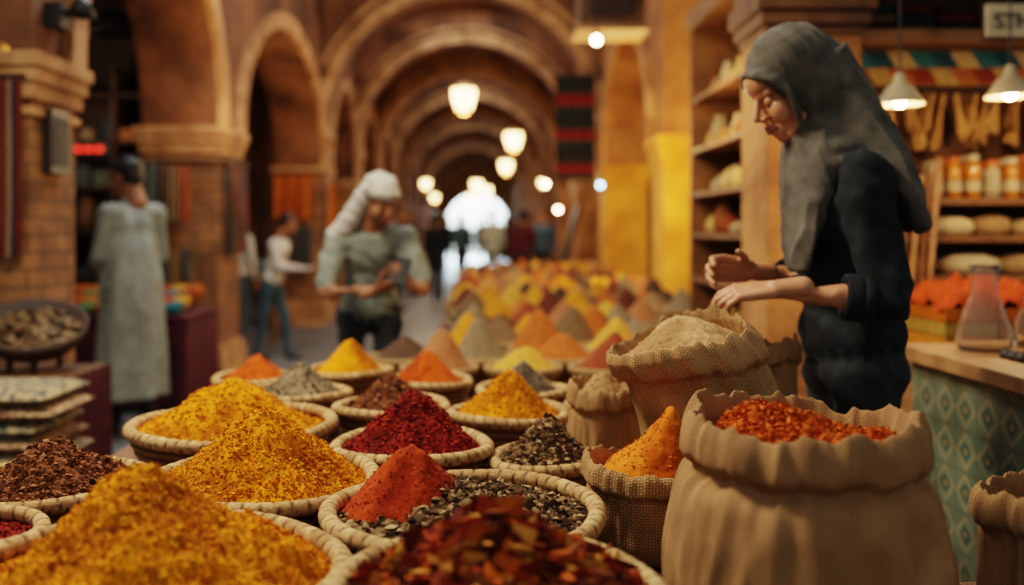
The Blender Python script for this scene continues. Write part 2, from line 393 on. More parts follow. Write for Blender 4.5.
SPC={'yellow':('#985002','#da860a',['#de8c0e','#c87606','#ac5e02','#e4981a']),
 'brown':('#422416','#704428',['#6c4026','#422416','#845434','#966240']),
 'darkred':('#4a0e0a','#7c2016',['#802216','#54120e','#94301e']),
 'red':('#7a2208','#a43e14',['#a03c12','#862a0a','#b04c1c']),
 'orange':('#a44a08','#d0701c',['#d0701c','#b8580e','#d8822c']),
 'grey':('#4c4234','#86745a',['#806e56','#a08c70','#4c4032','#342a20']),
 'mix':('#4c3824','#866a4c',['#4a3826','#927252','#b0926c','#6c5036','#382a1e']),
 'chili':('#481408','#803010',['#883012','#48180c','#a85016','#bc8038','#602210','#7a4020']),
 'tan':('#94704a','#b89064',['#b89066','#a07c54','#c8a478']),
 'rust':('#8a3008','#b85014',['#bc5414','#943c0e','#c86824','#a44812'])}
def basket(x,y,R,kind,H=.12,peak=.12,seed=1,amp=.004,fl=1500,fs=.0022,tall=0,pw=1.15,extra=None,flat=.5):
    root=empty('spice_basket')
    B=Bd(); basket_geo(B,x,y,TT,R,H+tall,seed); B.build('woven_basket',root)
    B=Bd(); c1,c2,pal=SPC[kind]
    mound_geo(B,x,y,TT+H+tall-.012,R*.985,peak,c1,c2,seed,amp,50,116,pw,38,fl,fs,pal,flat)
    if extra:
        for (k2,ex,ey,eR,eH,efl,efs) in extra:
            c1,c2,pal=SPC[k2]; mound_geo(B,x+ex,y+ey,TT+H+tall-.014,eR,eH,c1,c2,seed+5,amp*.8,40,90,.95,38,efl,efs,pal)
    B.build('spice_mound',root); return root
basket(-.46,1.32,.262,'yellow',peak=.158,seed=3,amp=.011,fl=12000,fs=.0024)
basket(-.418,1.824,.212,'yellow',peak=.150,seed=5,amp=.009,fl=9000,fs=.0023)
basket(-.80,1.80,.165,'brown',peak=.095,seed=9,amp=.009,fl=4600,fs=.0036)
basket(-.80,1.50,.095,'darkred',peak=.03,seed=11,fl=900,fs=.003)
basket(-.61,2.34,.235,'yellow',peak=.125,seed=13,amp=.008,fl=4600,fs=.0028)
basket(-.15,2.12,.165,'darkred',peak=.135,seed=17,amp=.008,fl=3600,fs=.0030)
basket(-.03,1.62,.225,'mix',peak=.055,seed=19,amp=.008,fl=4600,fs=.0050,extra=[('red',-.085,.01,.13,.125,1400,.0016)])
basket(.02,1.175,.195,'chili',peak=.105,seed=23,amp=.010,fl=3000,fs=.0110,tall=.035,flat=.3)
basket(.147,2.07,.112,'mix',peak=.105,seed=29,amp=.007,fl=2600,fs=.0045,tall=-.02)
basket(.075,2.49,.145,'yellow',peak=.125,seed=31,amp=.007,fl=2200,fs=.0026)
basket(-.24,2.58,.143,'brown',peak=.10,seed=37,amp=.006,fl=1800,fs=.004)
basket(-.53,2.80,.138,'grey',peak=.10,seed=41,fl=1500,fs=.003)
basket(-.17,3.02,.132,'rust',peak=.11,seed=43,fl=500)
basket(-.72,3.07,.125,'rust',peak=.09,seed=47,fl=500)
basket(-.44,3.24,.130,'yellow',peak=.12,seed=53,fl=500)
basket(.13,2.84,.125,'grey',peak=.10,seed=59,fl=500)
basket(.315,2.62,.068,'tan',peak=.08,seed=61,fl=300)
pal=['#b87a20','#c48c2a','#a45a26','#94704a','#5a3022','#96623e','#6c543a','#c0903a','#4e3a2c','#ac6228','#7c6a50','#824028']
B=Bd(); rng=random.Random(5); row=0
y=3.50
while y<12.1:
    xl,xr=(-.46,1.0) if y<4.0 else ((-.05,1.0) if y<5.95 else (-.10,1.3))
    x=xl+(.155 if row%2 else 0)
    ci=0
    while x<xr+.02:
        if not(math.hypot(x+.44,y-3.24)<.28 or math.hypot(x+.17,y-3.02)<.27):
            c=lin(pal[(row*5+ci*3+rng.randrange(4))%len(pal)]); H=.085+.085*rng.random(); R=.135; rd=.02+.07*rng.random(); pw=.95+.5*rng.random(); ox=rng.uniform(-.03,.03); oy=rng.uniform(-.02,.02)
            nn=36; v=[];f=[];C=[]; nr=12; z=TT+.088
            for j in range(nr+1):
                t=j/nr
                for i in range(nn):
                    a=2*pi*i/nn; r=R*t+.0008; px=r*math.cos(a);py=r*math.sin(a)
                    h=hfun(math.hypot(px-ox*(1-t),py-oy*(1-t))/R,H,pw,rd)+(.012*fr(x*9+px*14,y*9+py*14,H*9,2)+.005*fr(px*50,py*50,x,2))*(1.02-t)
                    v.append((x+px,y+py,z+h)); g=.8+.35*rng.random(); C.append((c[0]*g,c[1]*g,c[2]*g,1))
            for j in range(nr):
                for i in range(nn): a=j*nn+i;b2=j*nn+(i+1)%nn; f.append((a,a+nn,b2+nn,b2))
            B.add(v,f,SPF,True,cols=C)
            tn=lin('#94744c')
            B.rev((x,y,TT),[(R*.75,.0),(R*.95,.06),(R+.012,.085),(R+.014,.098),(R+.004,.104),(R-.008,.095)],STRAW,28,True,col=tn)
        x+=.31; ci+=1
    y+=.275; row+=1
B.build('spice_heap_display')
# ------------------------------------------------------------ sacks
def catmull(pts,n):
    P=[Vector(p) for p in pts]; out=[]
    for i in range(len(P)-1):
        p0=P[max(0,i-1)];p1=P[i];p2=P[i+1];p3=P[min(len(P)-1,i+2)]
        for k in range(n):
            t=k/n; out.append(.5*((2*p1)+(-p0+p2)*t+(2*p0-5*p1+4*p2-p3)*t*t+(-p0+3*p1-3*p2+p3)*t**3))
    out.append(P[-1]); return out
def sack(x,y,z0,Rb,Rt,H,kind,seed,peak=.05,tilt=0,tilty=0,m=None,fl=1500,fs=.003,amp=.006,fold=1.0,cuff=1.0,dx=0,fillR=.96,rd=.03,filldx=0):
    m=m or BURLAP; root=empty('burlap_sack'); B=Bd(); c=cuff
    prof=[(.93*Rt,H-.07),(.94*Rt,H-.03),(.97*Rt,H-.004),(1.02*Rt,H+.012*c),(1.07*Rt+.004,H+.002),(1.09*Rt+.006*c,H-.018*c),(1.085*Rt+.006*c,H-.034*c),(1.05*Rt,H-.044*c),(1.02*Rt,H-.052*c),
          (Rt*.5+Rb*.53,H*.68),(Rb*1.04,H*.38),(Rb*1.06,H*.2),(Rb*.99,H*.05),(Rb*.85,.0),(Rb*.4,.0),(.001,.0)]
    pts=catmull([(a,b_,0) for a,b_ in prof],7); nt=220
    R=Matrix.Rotation(tilt,3,'Y')@Matrix.Rotation(tilty,3,'X')
    def warp(r,z,a):
        k=max(0,min(1,z/H)); w=k*k
        ca,sa=math.cos(a),math.sin(a)
        up=fr(ca*1.6+seed,sa*1.6,z*3,3); fo=-abs(fr(ca*3.4+seed,sa*3.4,z*2.2+5,2))
        fine=fr(ca*9+seed,sa*9,z*9,3)
        crease=-abs(fr(ca*2.2+z*5,sa*2.2-z*4,seed,2))
        r2=r*(1+(.04*up+.085*fo*fold+.012*fine+.06*crease*fold))
        z2=z+w*(.012*math.sin(2*a+seed)+.018*fr(ca*2.5,sa*2.5,seed,2)+.010*fr(ca*8,sa*8,seed,2))*min(1,H/.3)
        return r2,z2
    v=[];f=[];wv=[]; L=0
    for j,p in enumerate(pts):
        if j: L+=(pts[j]-pts[j-1]).length
        for i in range(nt+1):
            a=2*pi*i/nt; r2,z2=warp(p.x,p.y,a)
            kk=max(0,min(1,z2/H))**1.5; q0=Vector((r2*math.cos(a),r2*math.sin(a),z2)); q=q0.lerp(R@q0,kk)
            v.append((x+q.x,y+q.y,max(z0+q.z,z0))); wv.append((a*Rb,L,seed))
    for j in range(len(pts)-1):
        for i in range(nt): a=j*(nt+1)+i; f.append((a,a+1,a+nt+2,a+nt+1))
    B.add(v,f,m,True,wv=wv); B.build('sack_cloth',root)
    B=Bd(); c1,c2,pal=SPC[kind]; mound_geo(B,0,0,0,Rt*fillR,peak,c1,c2,seed,amp,50,110,.85,34,fl,fs,pal,dx=dx,rd=rd)
    B.v=[tuple(R@Vector((p[0]+filldx,p[1],p[2]+H-.035))+Vector((x,y,z0))) for p in B.v]
    B.build('spice_filling',root); return root
sack(.500,1.47,TT,.213,.168,.300,'rust',3,peak=.045,fl=6500,fs=.0042,amp=.011,cuff=1.3,fold=1.0)
sack(.320,1.79,TT,.118,.118,.160,'orange',8,peak=.14,fl=900,fs=.0016,cuff=.8,m=BURLAP2,dx=.06,rd=.02,fold=.7)
sack(.525,2.07,TT,.158,.152,.378,'tan',12,peak=.08,tilt=-.28,tilty=.06,m=BURLAP2,fl=400,fs=.0016,amp=.004,fold=1.0,dx=.01,cuff=1.3)
sack(.305,2.34,TT,.088,.082,.21,'tan',15,peak=.075,m=BURLAP2,fl=600,fs=.002,fold=.8)
sack(.52,2.66,TT,.085,.078,.29,'grey',18,peak=.06,tilt=-.1,fl=300)
sack(.700,2.30,TT,.066,.066,.32,'tan',22,peak=.02,fl=200)
sack(.875,1.45,TT,.10,.10,.19,'brown',25,peak=.02,fl=500)
# ------------------------------------------------------------ people
def basis(f,up=(0,0,1)):
    f=Vector(f).normalized(); u=Vector(up); l=u.cross(f).normalized(); u=f.cross(l).normalized()
    return Matrix((f,l,u)).transposed()   # columns: fwd, left, up
class Org:
    def __init__(s): s.v=[];s.f=[];s.l=[]
    def _add(s,v,f,lab):
        o=len(s.v); s.v+=[tuple(p) for p in v]; s.f+=[tuple(i+o for i in q) for q in f]; s.l+=[lab]*len(v)
    def cap(s,p0,r0,p1,r1,lab,n=14):
        p0=Vector(p0);p1=Vector(p1);d=p1-p0;L=d.length; q=d.to_track_quat('Z','Y').to_matrix() if L>1e-6 else Matrix.Identity(3)
        rings=[]
        for k in range(1,6): t=-pi/2+pi/2*k/5; rings.append((r0*math.cos(t),r0*math.sin(t)))
        steps=max(2,int(L/.02))
        for k in range(1,steps): rings.append((r0+(r1-r0)*k/steps,L*k/steps))
        for k in range(0,5): t=pi/2*k/5; rings.append((r1*math.cos(t),L+r1*math.sin(t)))
        v=[p0+q@Vector((0,0,-r0))]
        for r,z in rings:
            for i in range(n): a=2*pi*i/n; v.append(p0+q@Vector((r*math.cos(a),r*math.sin(a),z)))
        v.append(p0+q@Vector((0,0,L+r1))); f=[]
        for i in range(n): f.append((0,1+(i+1)%n,1+i))
        for j in range(len(rings)-1):
            for i in range(n): a=1+j*n+i;b2=1+j*n+(i+1)%n; f.append((a,b2,b2+n,a+n))
        e=len(v)-1;o=1+(len(rings)-1)*n
        for i in range(n): f.append((o+i,o+(i+1)%n,e))
        s._add(v,f,lab)
    def chain(s,pts,lab):
        for a,b2 in zip(pts[:-1],pts[1:]): s.cap(a[0],a[1],b2[0],b2[1],lab)
    def ell(s,c,r,lab,M=None,n=20):
        c=Vector(c);M=M or Matrix.Identity(3); m=n//2+2; v=[c+M@Vector((0,0,-r[2]))]
        for j in range(1,m):
            t=-pi/2+pi*j/m
            for i in range(n): a=2*pi*i/n; v.append(c+M@Vector((r[0]*math.cos(t)*math.cos(a),r[1]*math.cos(t)*math.sin(a),r[2]*math.sin(t))))
        v.append(c+M@Vector((0,0,r[2]))); f=[]
        for i in range(n): f.append((0,1+(i+1)%n,1+i))
        for j in range(m-2):
            for i in range(n): a=1+j*n+i;b2=1+j*n+(i+1)%n; f.append((a,b2,b2+n,a+n))
        e=len(v)-1;o=1+(m-2)*n
        for i in range(n): f.append((o+i,o+(i+1)%n,e))
        s._add(v,f,lab)
    def loft(s,rings,lab,M,n=28,sub=6,wave=0,wn=5):
        v=[];f=[];R=[]
        for k in range(len(rings)-1):
            for q in range(sub):
                t=q/sub; a=rings[k];b2=rings[k+1]; R.append((Vector(a[0]).lerp(Vector(b2[0]),t),a[1]+(b2[1]-a[1])*t,a[2]+(b2[2]-a[2])*t))
        R.append((Vector(rings[-1][0]),rings[-1][1],rings[-1][2])); N=len(R)
        for j,(c,rx,ry) in enumerate(R):
            for i in range(n):
                a=2*pi*i/n; w=1+wave*(j/N)*math.sin(wn*a+1); v.append(c+M@Vector((rx*w*math.cos(a),ry*w*math.sin(a),0)))
        for j in range(N-1):
            for i in range(n): a=j*n+i;b2=j*n+(i+1)%n; f.append((a,b2,b2+n,a+n))
        v.append(R[0][0]);v.append(R[-1][0]); e=len(v)-2
        for i in range(n): f.append((e,(i+1)%n,i)); f.append((e+1,(N-1)*n+i,(N-1)*n+(i+1)%n))
        s._add(v,f,lab)
    def build(s,name,parent,voxel,mats,smooth=4,disp=None):
        me=bpy.data.meshes.new(name+'_src'); me.from_pydata(s.v,[],s.f)
        ob=bpy.data.objects.new(name+'_src',me); scene.collection.objects.link(ob)
        r=ob.modifiers.new('r','REMESH'); r.mode='VOXEL'; r.voxel_size=voxel; r.use_smooth_shade=True
        if smooth: sm=ob.modifiers.new('s','SMOOTH'); sm.iterations=smooth; sm.factor=.5
        dg=bpy.context.evaluated_depsgraph_get(); ev=ob.evaluated_get(dg); nm=bpy.data.meshes.new_from_object(ev); nm.name=name
        bpy.data.objects.remove(ob)
        kd=kdtree.KDTree(len(s.v))
        for i,p in enumerate(s.v): kd.insert(p,i)
        kd.balance(); labs=sorted(set(s.l)); nm.materials.clear()
        for l in labs: nm.materials.append(mats[l])
        mi=[]
        for p in nm.polygons: _,i,_=kd.find(p.center); mi.append(labs.index(s.l[i]))
        nm.polygons.foreach_set('material_index',mi); nm.polygons.foreach_set('use_smooth',[True]*len(mi))
        if disp:
            nor=[v.normal.copy() for v in nm.vertices]
            for v,nn in zip(nm.vertices,nor): v.co+=nn*disp(v.co)
        nm.update(); o=bpy.data.objects.new(name,nm); scene.collection.objects.link(o); o.parent=parent; return o
def hand(parent,w,d,pn,side,curl,skin,voxel=.0032,s=1.0,name='hand'):
    O=Org(); w=Vector(w); d=Vector(d).normalized(); pn=Vector(pn); pn=(pn-d*pn.dot(d)).normalized(); sd=d.cross(pn).normalized()*side
    O.cap(w-d*.06*s,.026*s,w,.022*s,'s')
    offs=[.029,.010,-.010,-.028]; Ls=[(.040,.025,.020),(.044,.028,.021),(.041,.026,.020),(.032,.020,.018)]; kn=[.088,.091,.087,.079]
    for k in range(4):
        b0=w+d*.004*s+sd*offs[k]*.6*s; b1=w+d*kn[k]*s+sd*offs[k]*s
        O.cap(b0,.0145*s,b1,.0105*s,'s'); p=b1; dirv=(d+sd*offs[k]*3).normalized(); c=curl*(1+.12*k)
        r=[.0092,.0083,.0074,.0064]
        for q,L in enumerate(Ls[k]):
            ang=c*(.55,.75,.5)[q]; ax=dirv.cross(pn).normalized(); dirv=(Matrix.Rotation(ang,3,ax)@dirv).normalized()
            p2=p+dirv*L*s; O.cap(p,r[q]*s*(.9 if k==3 else 1),p2,r[q+1]*s*(.9 if k==3 else 1),'s',12); p=p2
    O.ell(w+d*.045*s,(.03*s,.034*s,.013*s),'s',Matrix((d,sd,pn)).transposed())
    p=w+d*.022*s+sd*.022*s+pn*.006*s; dv=(d*.62+sd*.68+pn*.4).normalized()
    O.cap(w+d*.01*s,.015*s,p,.015*s,'s'); p2=p+dv*.036*s; O.cap(p,.0145*s,p2,.0105*s,'s',12)
    dv=(dv+d*.35+pn*.25*curl).normalized(); p3=p2+dv*.028*s; O.cap(p2,.0105*s,p3,.0092*s,'s',12)
    dv=(dv+d*.3+pn*.2*curl).normalized(); O.cap(p3,.0092*s,p3+dv*.022*s,.0072*s,'s',12)
    return O.build(name,parent,voxel*s,{'s':skin},2)
def head(parent,pos,fwd,s,skin,up=(0,0,1),hair='short',voxel=.0045,beard=False,lid=.5,fem=False):
    M=basis(fwd,up); P=lambda x,y,z: Vector(pos)+M@Vector((x*s,y*s,z*s)); O=Org(); jl='b' if beard else 's'
    E=lambda c,r,l: O.ell(P(*c),tuple(q*s for q in r),l,M)
    E((-.012,0,.03),(.097,.076,.087),'s'); E((.026,0,-.028),(.060,.060,.082),'s'); E((.032,0,-.072),(.050,.044 if fem else .047,.038),jl)
    E((.068,0,-.096),(.019,.020,.016),jl); E((.072,0,.045),(.024,.046,.037),'s')
    for q in(-1,1):
        if not fem: O.cap(P(.086,q*.012,.019),.010*s,P(.074,q*.044,.020),.010*s,'s')
        else: O.cap(P(.082,q*.012,.019),.010*s,P(.070,q*.042,.020),.010*s,'s')
        E((.058,q*.036,-.032),(.030,.026,.034),'s')
        E((.098,q*.0115,-.034),(.010,.007,.007),'s')
        if hair=='short': E((-.004,q*.077,-.008),(.018,.008,.031),'s'); E((.000,q*.082,-.004),(.012,.008,.024),'s')
        O.cap(P(.100,0,-.0575),.0075*s,P(.088,q*.019,-.062),.0045*s,'l'); O.cap(P(.098,0,-.069),.0082*s,P(.087,q*.018,-.065),.0045*s,'l')
        O.cap(P(.0,q*.052,-.055),.014*s,P(.06,q*.022,-.095),.013*s,jl)
    E((.075,0,-.075),(.018,.026,.026),'s' if not beard else 'b')
    k=.9 if fem else 1
    O.cap(P(.086,0,.012),.0085*s*k,P(.112,0,-.026),.0105*s*k,'s')
    if beard: O.cap(P(.098,-.02,-.048),.006*s,P(.098,.02,-.048),.006*s,'b')
    O.cap(P(-.02,0,-.06),.056*s,P(-.045,0,-.185),.060*s,'s')
    O.build('head',parent,voxel*s,{'s':skin,'l':LIP,'b':BEARD},3 if fem else 2)
    B=Bd()
    for q in(-1,1):
        def sph(c,r,m,n=16):
            pr=[(max(1e-4,r*math.cos(t)),r*math.sin(t)) for t in [(-pi/2+pi*k/10) for k in range(11)]]
            B.rev(P(*c),[(a*s,b_*s) for a,b_ in pr],m,n)
        ex=.0725 if fem else .0765
        if not fem: sph((ex,q*.031,-.001),.0125,EYEW); sph((ex+.0073,q*.031,-.0045),.0060,EYED)
        else: sph((ex,q*.031,-.003),.0125,EYEW); sph((ex+.0060,q*.031,-.0095),.0060,EYED)
        sph((ex+.0003,q*.031,.0042-.004*lid),.0138,skin)
        if fem: B.tube(P(ex+.0115,q*.021,-.0105),P(ex+.0095,q*.041,-.0105),.0013*s,.0010*s,HAIR,6)
        bx_=ex+(.0118 if fem else .0145); br=.0022 if fem else .0038
        pts=[(bx_,q*.014,.020),(bx_-.001,q*.028,.025),(bx_-.010,q*.045,.020)]
        for a,c in zip(pts[:-1],pts[1:]): B.tube(P(*a),P(*c),br*s,br*.8*s,BROW if fem else HAIR,8)
    B.build('eyes',parent)
    if hair=='short':
        O=Org(); E2=lambda c,r: O.ell(P(*c),tuple(q*s for q in r),'h',M)
        E2((-.030,0,.045),(.096,.084,.088)); E2((-.055,0,.0),(.062,.078,.075)); E2((.03,0,.095),(.055,.06,.03))
        O.build('hair',parent,voxel*1.3*s,{'h':HAIR},2,lambda c:.003*fr(c.x*60,c.y*60,c.z*60,2))
    return P,M
def person(name,J,h,f,tops,bots,skin,sleeve='long',voxel=.012,hair='short',hfwd=None,robe=None,hcurl=.6,hdir=None,beard=False,hs=1.0,shoes=SHOE,lid=.5,fem=False,wr=.010,zf=9):
    root=empty(name); s=h/1.75; f=Vector((f[0],f[1],0)).normalized(); O=Org()
    V=lambda k: Vector(J[k])
    up=(V('neck')-V('pelvis')).normalized(); M=basis(f-up*f.dot(up),up)
    pel,nk=V('pelvis'),V('neck'); mid=lambda t: pel.lerp(nk,t)
    O.ell(mid(.72),(.122*s,.175*s,.155*s),'t',M); O.ell(mid(.38),(.115*s,.150*s,.15*s),'t',M); O.ell(mid(.08),(.125*s,.165*s,.115*s),'t',M); O.ell(mid(-.10),(.122*s,.162*s,.10*s),'b',M)
    O.cap(V('shL'),.068*s,V('shR'),.068*s,'t'); O.cap(mid(.88),.085*s,nk,.058*s,'t'); O.cap(nk-up*.02,.055*s,nk+up*.06*s,.052*s,'s')
    B=Bd()
    for S in 'LR':
        sh,el,wr_=V('sh'+S),V('el'+S),V('wr'+S)
        if sleeve=='long': O.cap(sh,.066*s,el,.05*s,'t'); O.cap(el,.05*s,el.lerp(wr_,.9),.038*s,'t'); O.cap(el.lerp(wr_,.8),.03*s,wr_,.026*s,'s')
        elif sleeve=='roll':
            O.cap(sh,.070*s,el,.058*s,'t'); O.cap(el,.058*s,el.lerp(wr_,.22),.049*s,'t'); O.cap(el.lerp(wr_,.15),.040*s,wr_,.025*s,'s')
            d=(wr_-el).normalized(); q=d.to_track_quat('Z','Y').to_matrix()
            B.rev(el.lerp(wr_,.36),[(.036*s,-.03),(.052*s,-.035),(.054*s,-.015),(.053*s,.005),(.050*s,.012),(.045*s,.010),(.034*s,0)],tops,24,True,q)
            B.rev(el.lerp(wr_,.36),[(.050*s,-.055),(.056*s,-.045),(.055*s,-.03),(.050*s,-.026)],tops,24,True,q)
        else: O.cap(sh,.072*s,sh.lerp(el,.8),.066*s,'t'); O.cap(sh.lerp(el,.6),.045*s,el,.04*s,'s'); O.cap(el,.041*s,wr_,.026*s,'s')
        hp,kn,an=V('hip'+S),V('kn'+S),V('an'+S)
        O.cap(hp,.088*s,kn,.062*s,'b'); O.cap(kn,.062*s,an,.048*s,'b')
        fz=an.z-.05*s; O.cap((an.x,an.y,fz),.036*s,(an.x+f.x*.16*s,an.y+f.y*.16*s,fz-.008*s),.030*s,'o')
    if B.v: B.build('sleeve_cuffs',root)
    if robe is not None:
        a=mid(.85); z0=robe; c=(V('anL')+V('anR'))/2; hem=Vector((c.x,c.y,z0)).lerp(Vector((pel.x,pel.y,z0)),.5)
        O.loft([(a,.10*s,.15*s),(mid(.45),.145*s,.185*s),(pel,.16*s,.195*s),(pel.lerp(hem,.5),.165*s,.205*s),(hem,.175*s,.22*s)],'t',basis(f),wave=.09,wn=6)
        nkc=nk+up*.012*s; O.cap(nkc-up*.02*s,.064*s,nkc,.060*s,'t')
    O.build('body',root,voxel,{'t':tops,'b':bots,'s':skin,'o':shoes},5,lambda c:(.012*s*fr(c.x*6,c.y*6,c.z*1.6,2)-wr*abs(fr(c.x*7+3,c.y*7,c.z*zf+c.x*zf*.6,2)))*(1 if c.z>.15 else 0))
    for i,S in enumerate('LR'):
        w_,el=V('wr'+S),V('el'+S); d=(w_-el).normalized() if hdir is None or hdir.get(S) is None else Vector(hdir[S][0])
        l=M.col[1]; pn=(-l if S=='L' else l)
        if hdir and hdir.get(S) is not None: pn=Vector(hdir[S][1])
        sd=d.normalized().cross((pn-d*pn.dot(d)).normalized()); want=Vector((0,0,1))+f*.8
        side=1 if sd.dot(want)>0 else -1
        hand(root,w_,d,pn,side,hcurl,skin,.0034 if voxel<.014 else .006,s*hs)
    P,HM=head(root,J['head'],hfwd or f,s*hs,skin,hair=hair,voxel=(.0036 if fem else .0045) if voxel<.014 else .007,beard=beard,lid=lid,fem=fem)
    return root,P,HM
def pose(x,y,h,ang,stride=0,arms=0,lean=0):
    s=h/1.75; f=Vector((math.cos(ang),math.sin(ang),0)); l=Vector((-f.y,f.x,0)); o=Vector((x,y,0)); Z=lambda z: Vector((0,0,z*s))
    J={}; J['pelvis']=o+Z(.95); J['neck']=o+f*(.03+lean)*s+Z(1.455); J['head']=o+f*(.075+lean*1.3)*s+Z(1.625)
    for S,q in (('L',1),('R',-1)):
        k=stride*q
        J['sh'+S]=o+f*lean*.9*s+l*q*.165*s+Z(1.40); J['el'+S]=o+f*(lean*.9-.03-k*.15+arms*.05)*s+l*q*.225*s+Z(1.12)
        J['wr'+S]=o+f*(lean+.05-k*.3+arms*.26)*s+l*q*(.23-arms*.12)*s+Z(.88+arms*.22)
        J['hip'+S]=o+l*q*.085*s+Z(.90); J['kn'+S]=o+f*(.03+k*.22)*s+l*q*.09*s+Z(.50); J['an'+S]=o+f*k*.38*s+l*q*.09*s+Z(.09)
    return J,f
# --- woman shopkeeper
J={'pelvis':(.945,2.40,1.00),'neck':(.885,2.40,1.49),'head':(.775,2.375,1.655),
 'shL':(.905,2.235,1.425),'elL':(.945,2.19,1.135),'wrL':(.695,2.235,1.160),
 'shR':(.88,2.56,1.425),'elR':(.90,2.60,1.16),'wrR':(.69,2.44,1.195),
 'hipL':(.94,2.32,.95),'knL':(.93,2.31,.52),'anL':(.95,2.31,.09),'hipR':(.94,2.48,.95),'knR':(.92,2.49,.52),'anR':(.93,2.50,.09)}
root,P,HM=person('woman_shopkeeper',J,1.80,(-1,-.05),NAVY,JEANS,SKIN,sleeve='roll',voxel=.010,hair=None,hfwd=(-.92,-.10,-.52),hcurl=.75,
   hdir={'L':((-1,.25,-.10),(.0,.4,-1)),'R':((-1,-.35,.10),(0,-.9,-.4))},hs=1.0,lid=1.0,fem=True,wr=.024)
O=Org(); s=1.04
E=lambda c,r: O.ell(P(*c),tuple(q*s for q in r),'k',HM)
E((-.030,0,.042),(.114,.098,.108)); E((-.045,0,-.02),(.098,.100,.11)); E((-.025,0,-.115),(.074,.084,.075)); E((-.08,0,-.02),(.09,.09,.12))
rim=[(.084,0,.080),(.078,.042,.068),(.062,.074,.042),(.048,.083,0),(.044,.078,-.05),(.048,.054,-.10),(.054,0,-.130)]
for q in(1,-1): O.chain([(P(a,b_*q,c),.012) for a,b_,c in rim],'k')
for (p,r) in (((.862,2.39,1.545),(.095,.105,.070)),((.880,2.39,1.495),(.112,.150,.060)),((.905,2.39,1.455),(.125,.180,.050))): O.ell(p,r,'k')
MB=basis((.75,-.1,.55),(-.45,0,.9))
O.loft([((.860,2.375,1.735),.060,.085),((.900,2.375,1.64),.072,.105),((.935,2.37,1.55),.076,.135),((.985,2.36,1.46),.064,.160),((1.025,2.35,1.38),.042,.165),((1.050,2.34,1.31),.020,.150)],'k',MB,36,8)
MF=basis((-1,-.15,.05))
O.loft([((.850,2.38,1.54),.085,.105),((.832,2.355,1.46),.075,.110),((.805,2.34,1.37),.048,.100),((.785,2.33,1.28),.026,.080),((.776,2.32,1.20),.012,.040)],'k',MF,36,8)
def folds(c):
    w=fr(c.x*4,c.y*4,c.z*3,2)
    front=max(0,min(1,(.86-c.x)*12))*max(0,min(1,(1.56-c.z)*12))
    t1=(c.x*1.2+c.y*1.0-c.z*.12); t2=(c.x*.95+c.z*.42+c.y*.35)
    g=lambda t: (1-abs(math.sin(t*62+5*w)))**2
    F=g(t1)*front+g(t2)*(1-front)
    return .0095*F*(1 if c.z<1.58 else .45)-.003+.005*fr(c.x*7,c.y*7,c.z*4,2)
O.build('headscarf',root,.0055,{'k':SCARF},10,folds)
# --- merchant in the middle
J={'pelvis':(-.56,4.80,.92),'neck':(-.52,4.62,1.32),'head':(-.475,4.52,1.435),
 'shR':(-.69,4.60,1.255),'elR':(-.735,4.46,1.005),'wrR':(-.47,4.30,1.03),
 'shL':(-.36,4.62,1.255),'elL':(-.265,4.56,1.01),'wrL':(-.315,4.36,1.045),
 'hipR':(-.65,4.80,.87),'knR':(-.65,4.76,.49),'anR':(-.65,4.80,.09),'hipL':(-.47,4.82,.87),'knL':(-.47,4.78,.49),'anL':(-.46,4.82,.09)}
root,P,HM=person('merchant_in_turban',J,1.68,(.25,-1),SHIRT,DTROU,SKIND,sleeve='short',voxel=.012,hair=None,hfwd=(.50,-.80,-.42),beard=True,hcurl=.8,
   hdir={'R':((.85,-.1,.35),(.25,.3,1)),'L':((-.25,-.65,.45),(-1,.1,.2))},wr=.024)
O=Org(); s=.96
E=lambda c,r: O.ell(P(*c),tuple(q*s for q in r),'k',HM)
E((-.018,0,.068),(.108,.090,.078)); E((.02,0,.070),(.085,.085,.030)); E((-.07,0,-.02),(.05,.08,.12))
O.chain([(P(-.04,-.065,.03),.045),(P(-.06,-.085,-.06),.052),(P(-.08,-.12,-.16),.055),(P(-.10,-.17,-.23),.04)],'k')
O.chain([(P(-.05,.06,.02),.040),(P(-.08,.06,-.10),.05),(P(-.11,.03,-.2),.055)],'k')
O.build('turban',root,.007,{'k':WHITE},6,lambda c:.007*(1-abs(math.sin(c.z*38+c.x*45+4*fr(c.x*5,c.y*5,c.z*5,2))))**2-.003+.004*fr(c.x*12,c.y*12,c.z*9,2))
B=Bd()
# folded headband round the brow
n=40; v=[];f=[]
for i in range(n):
    a=2*pi*i/n
    for j in range(8):
        t=2*pi*j/8; v.append(P((-.014+(.112+.008*math.cos(t))*math.cos(a))*s,(.095+.008*math.cos(t))*math.sin(a)*s,(.052+.012*math.sin(t))*s))
for i in range(n):
    for j in range(8): f.append((i*8+j,((i+1)%n)*8+j,((i+1)%n)*8+(j+1)%8,i*8+(j+1)%8))
B.add(v,f,mat('headband_cloth','#6c6a62','#8a877c',20,.9),True); B.build('headband',root)
RP=Matrix.Rotation(.2,3,'Y')@Matrix.Rotation(-.6,3,'X')
B=Bd(); B.box((-.352,4.275,1.115),(.072,.010,.145),DARK,RP); B.box(Vector((-.352,4.275,1.115))+RP@Vector((0,.006,0)),(.064,.002,.13),SCREEN,RP); B.build('smartphone',root,.002)
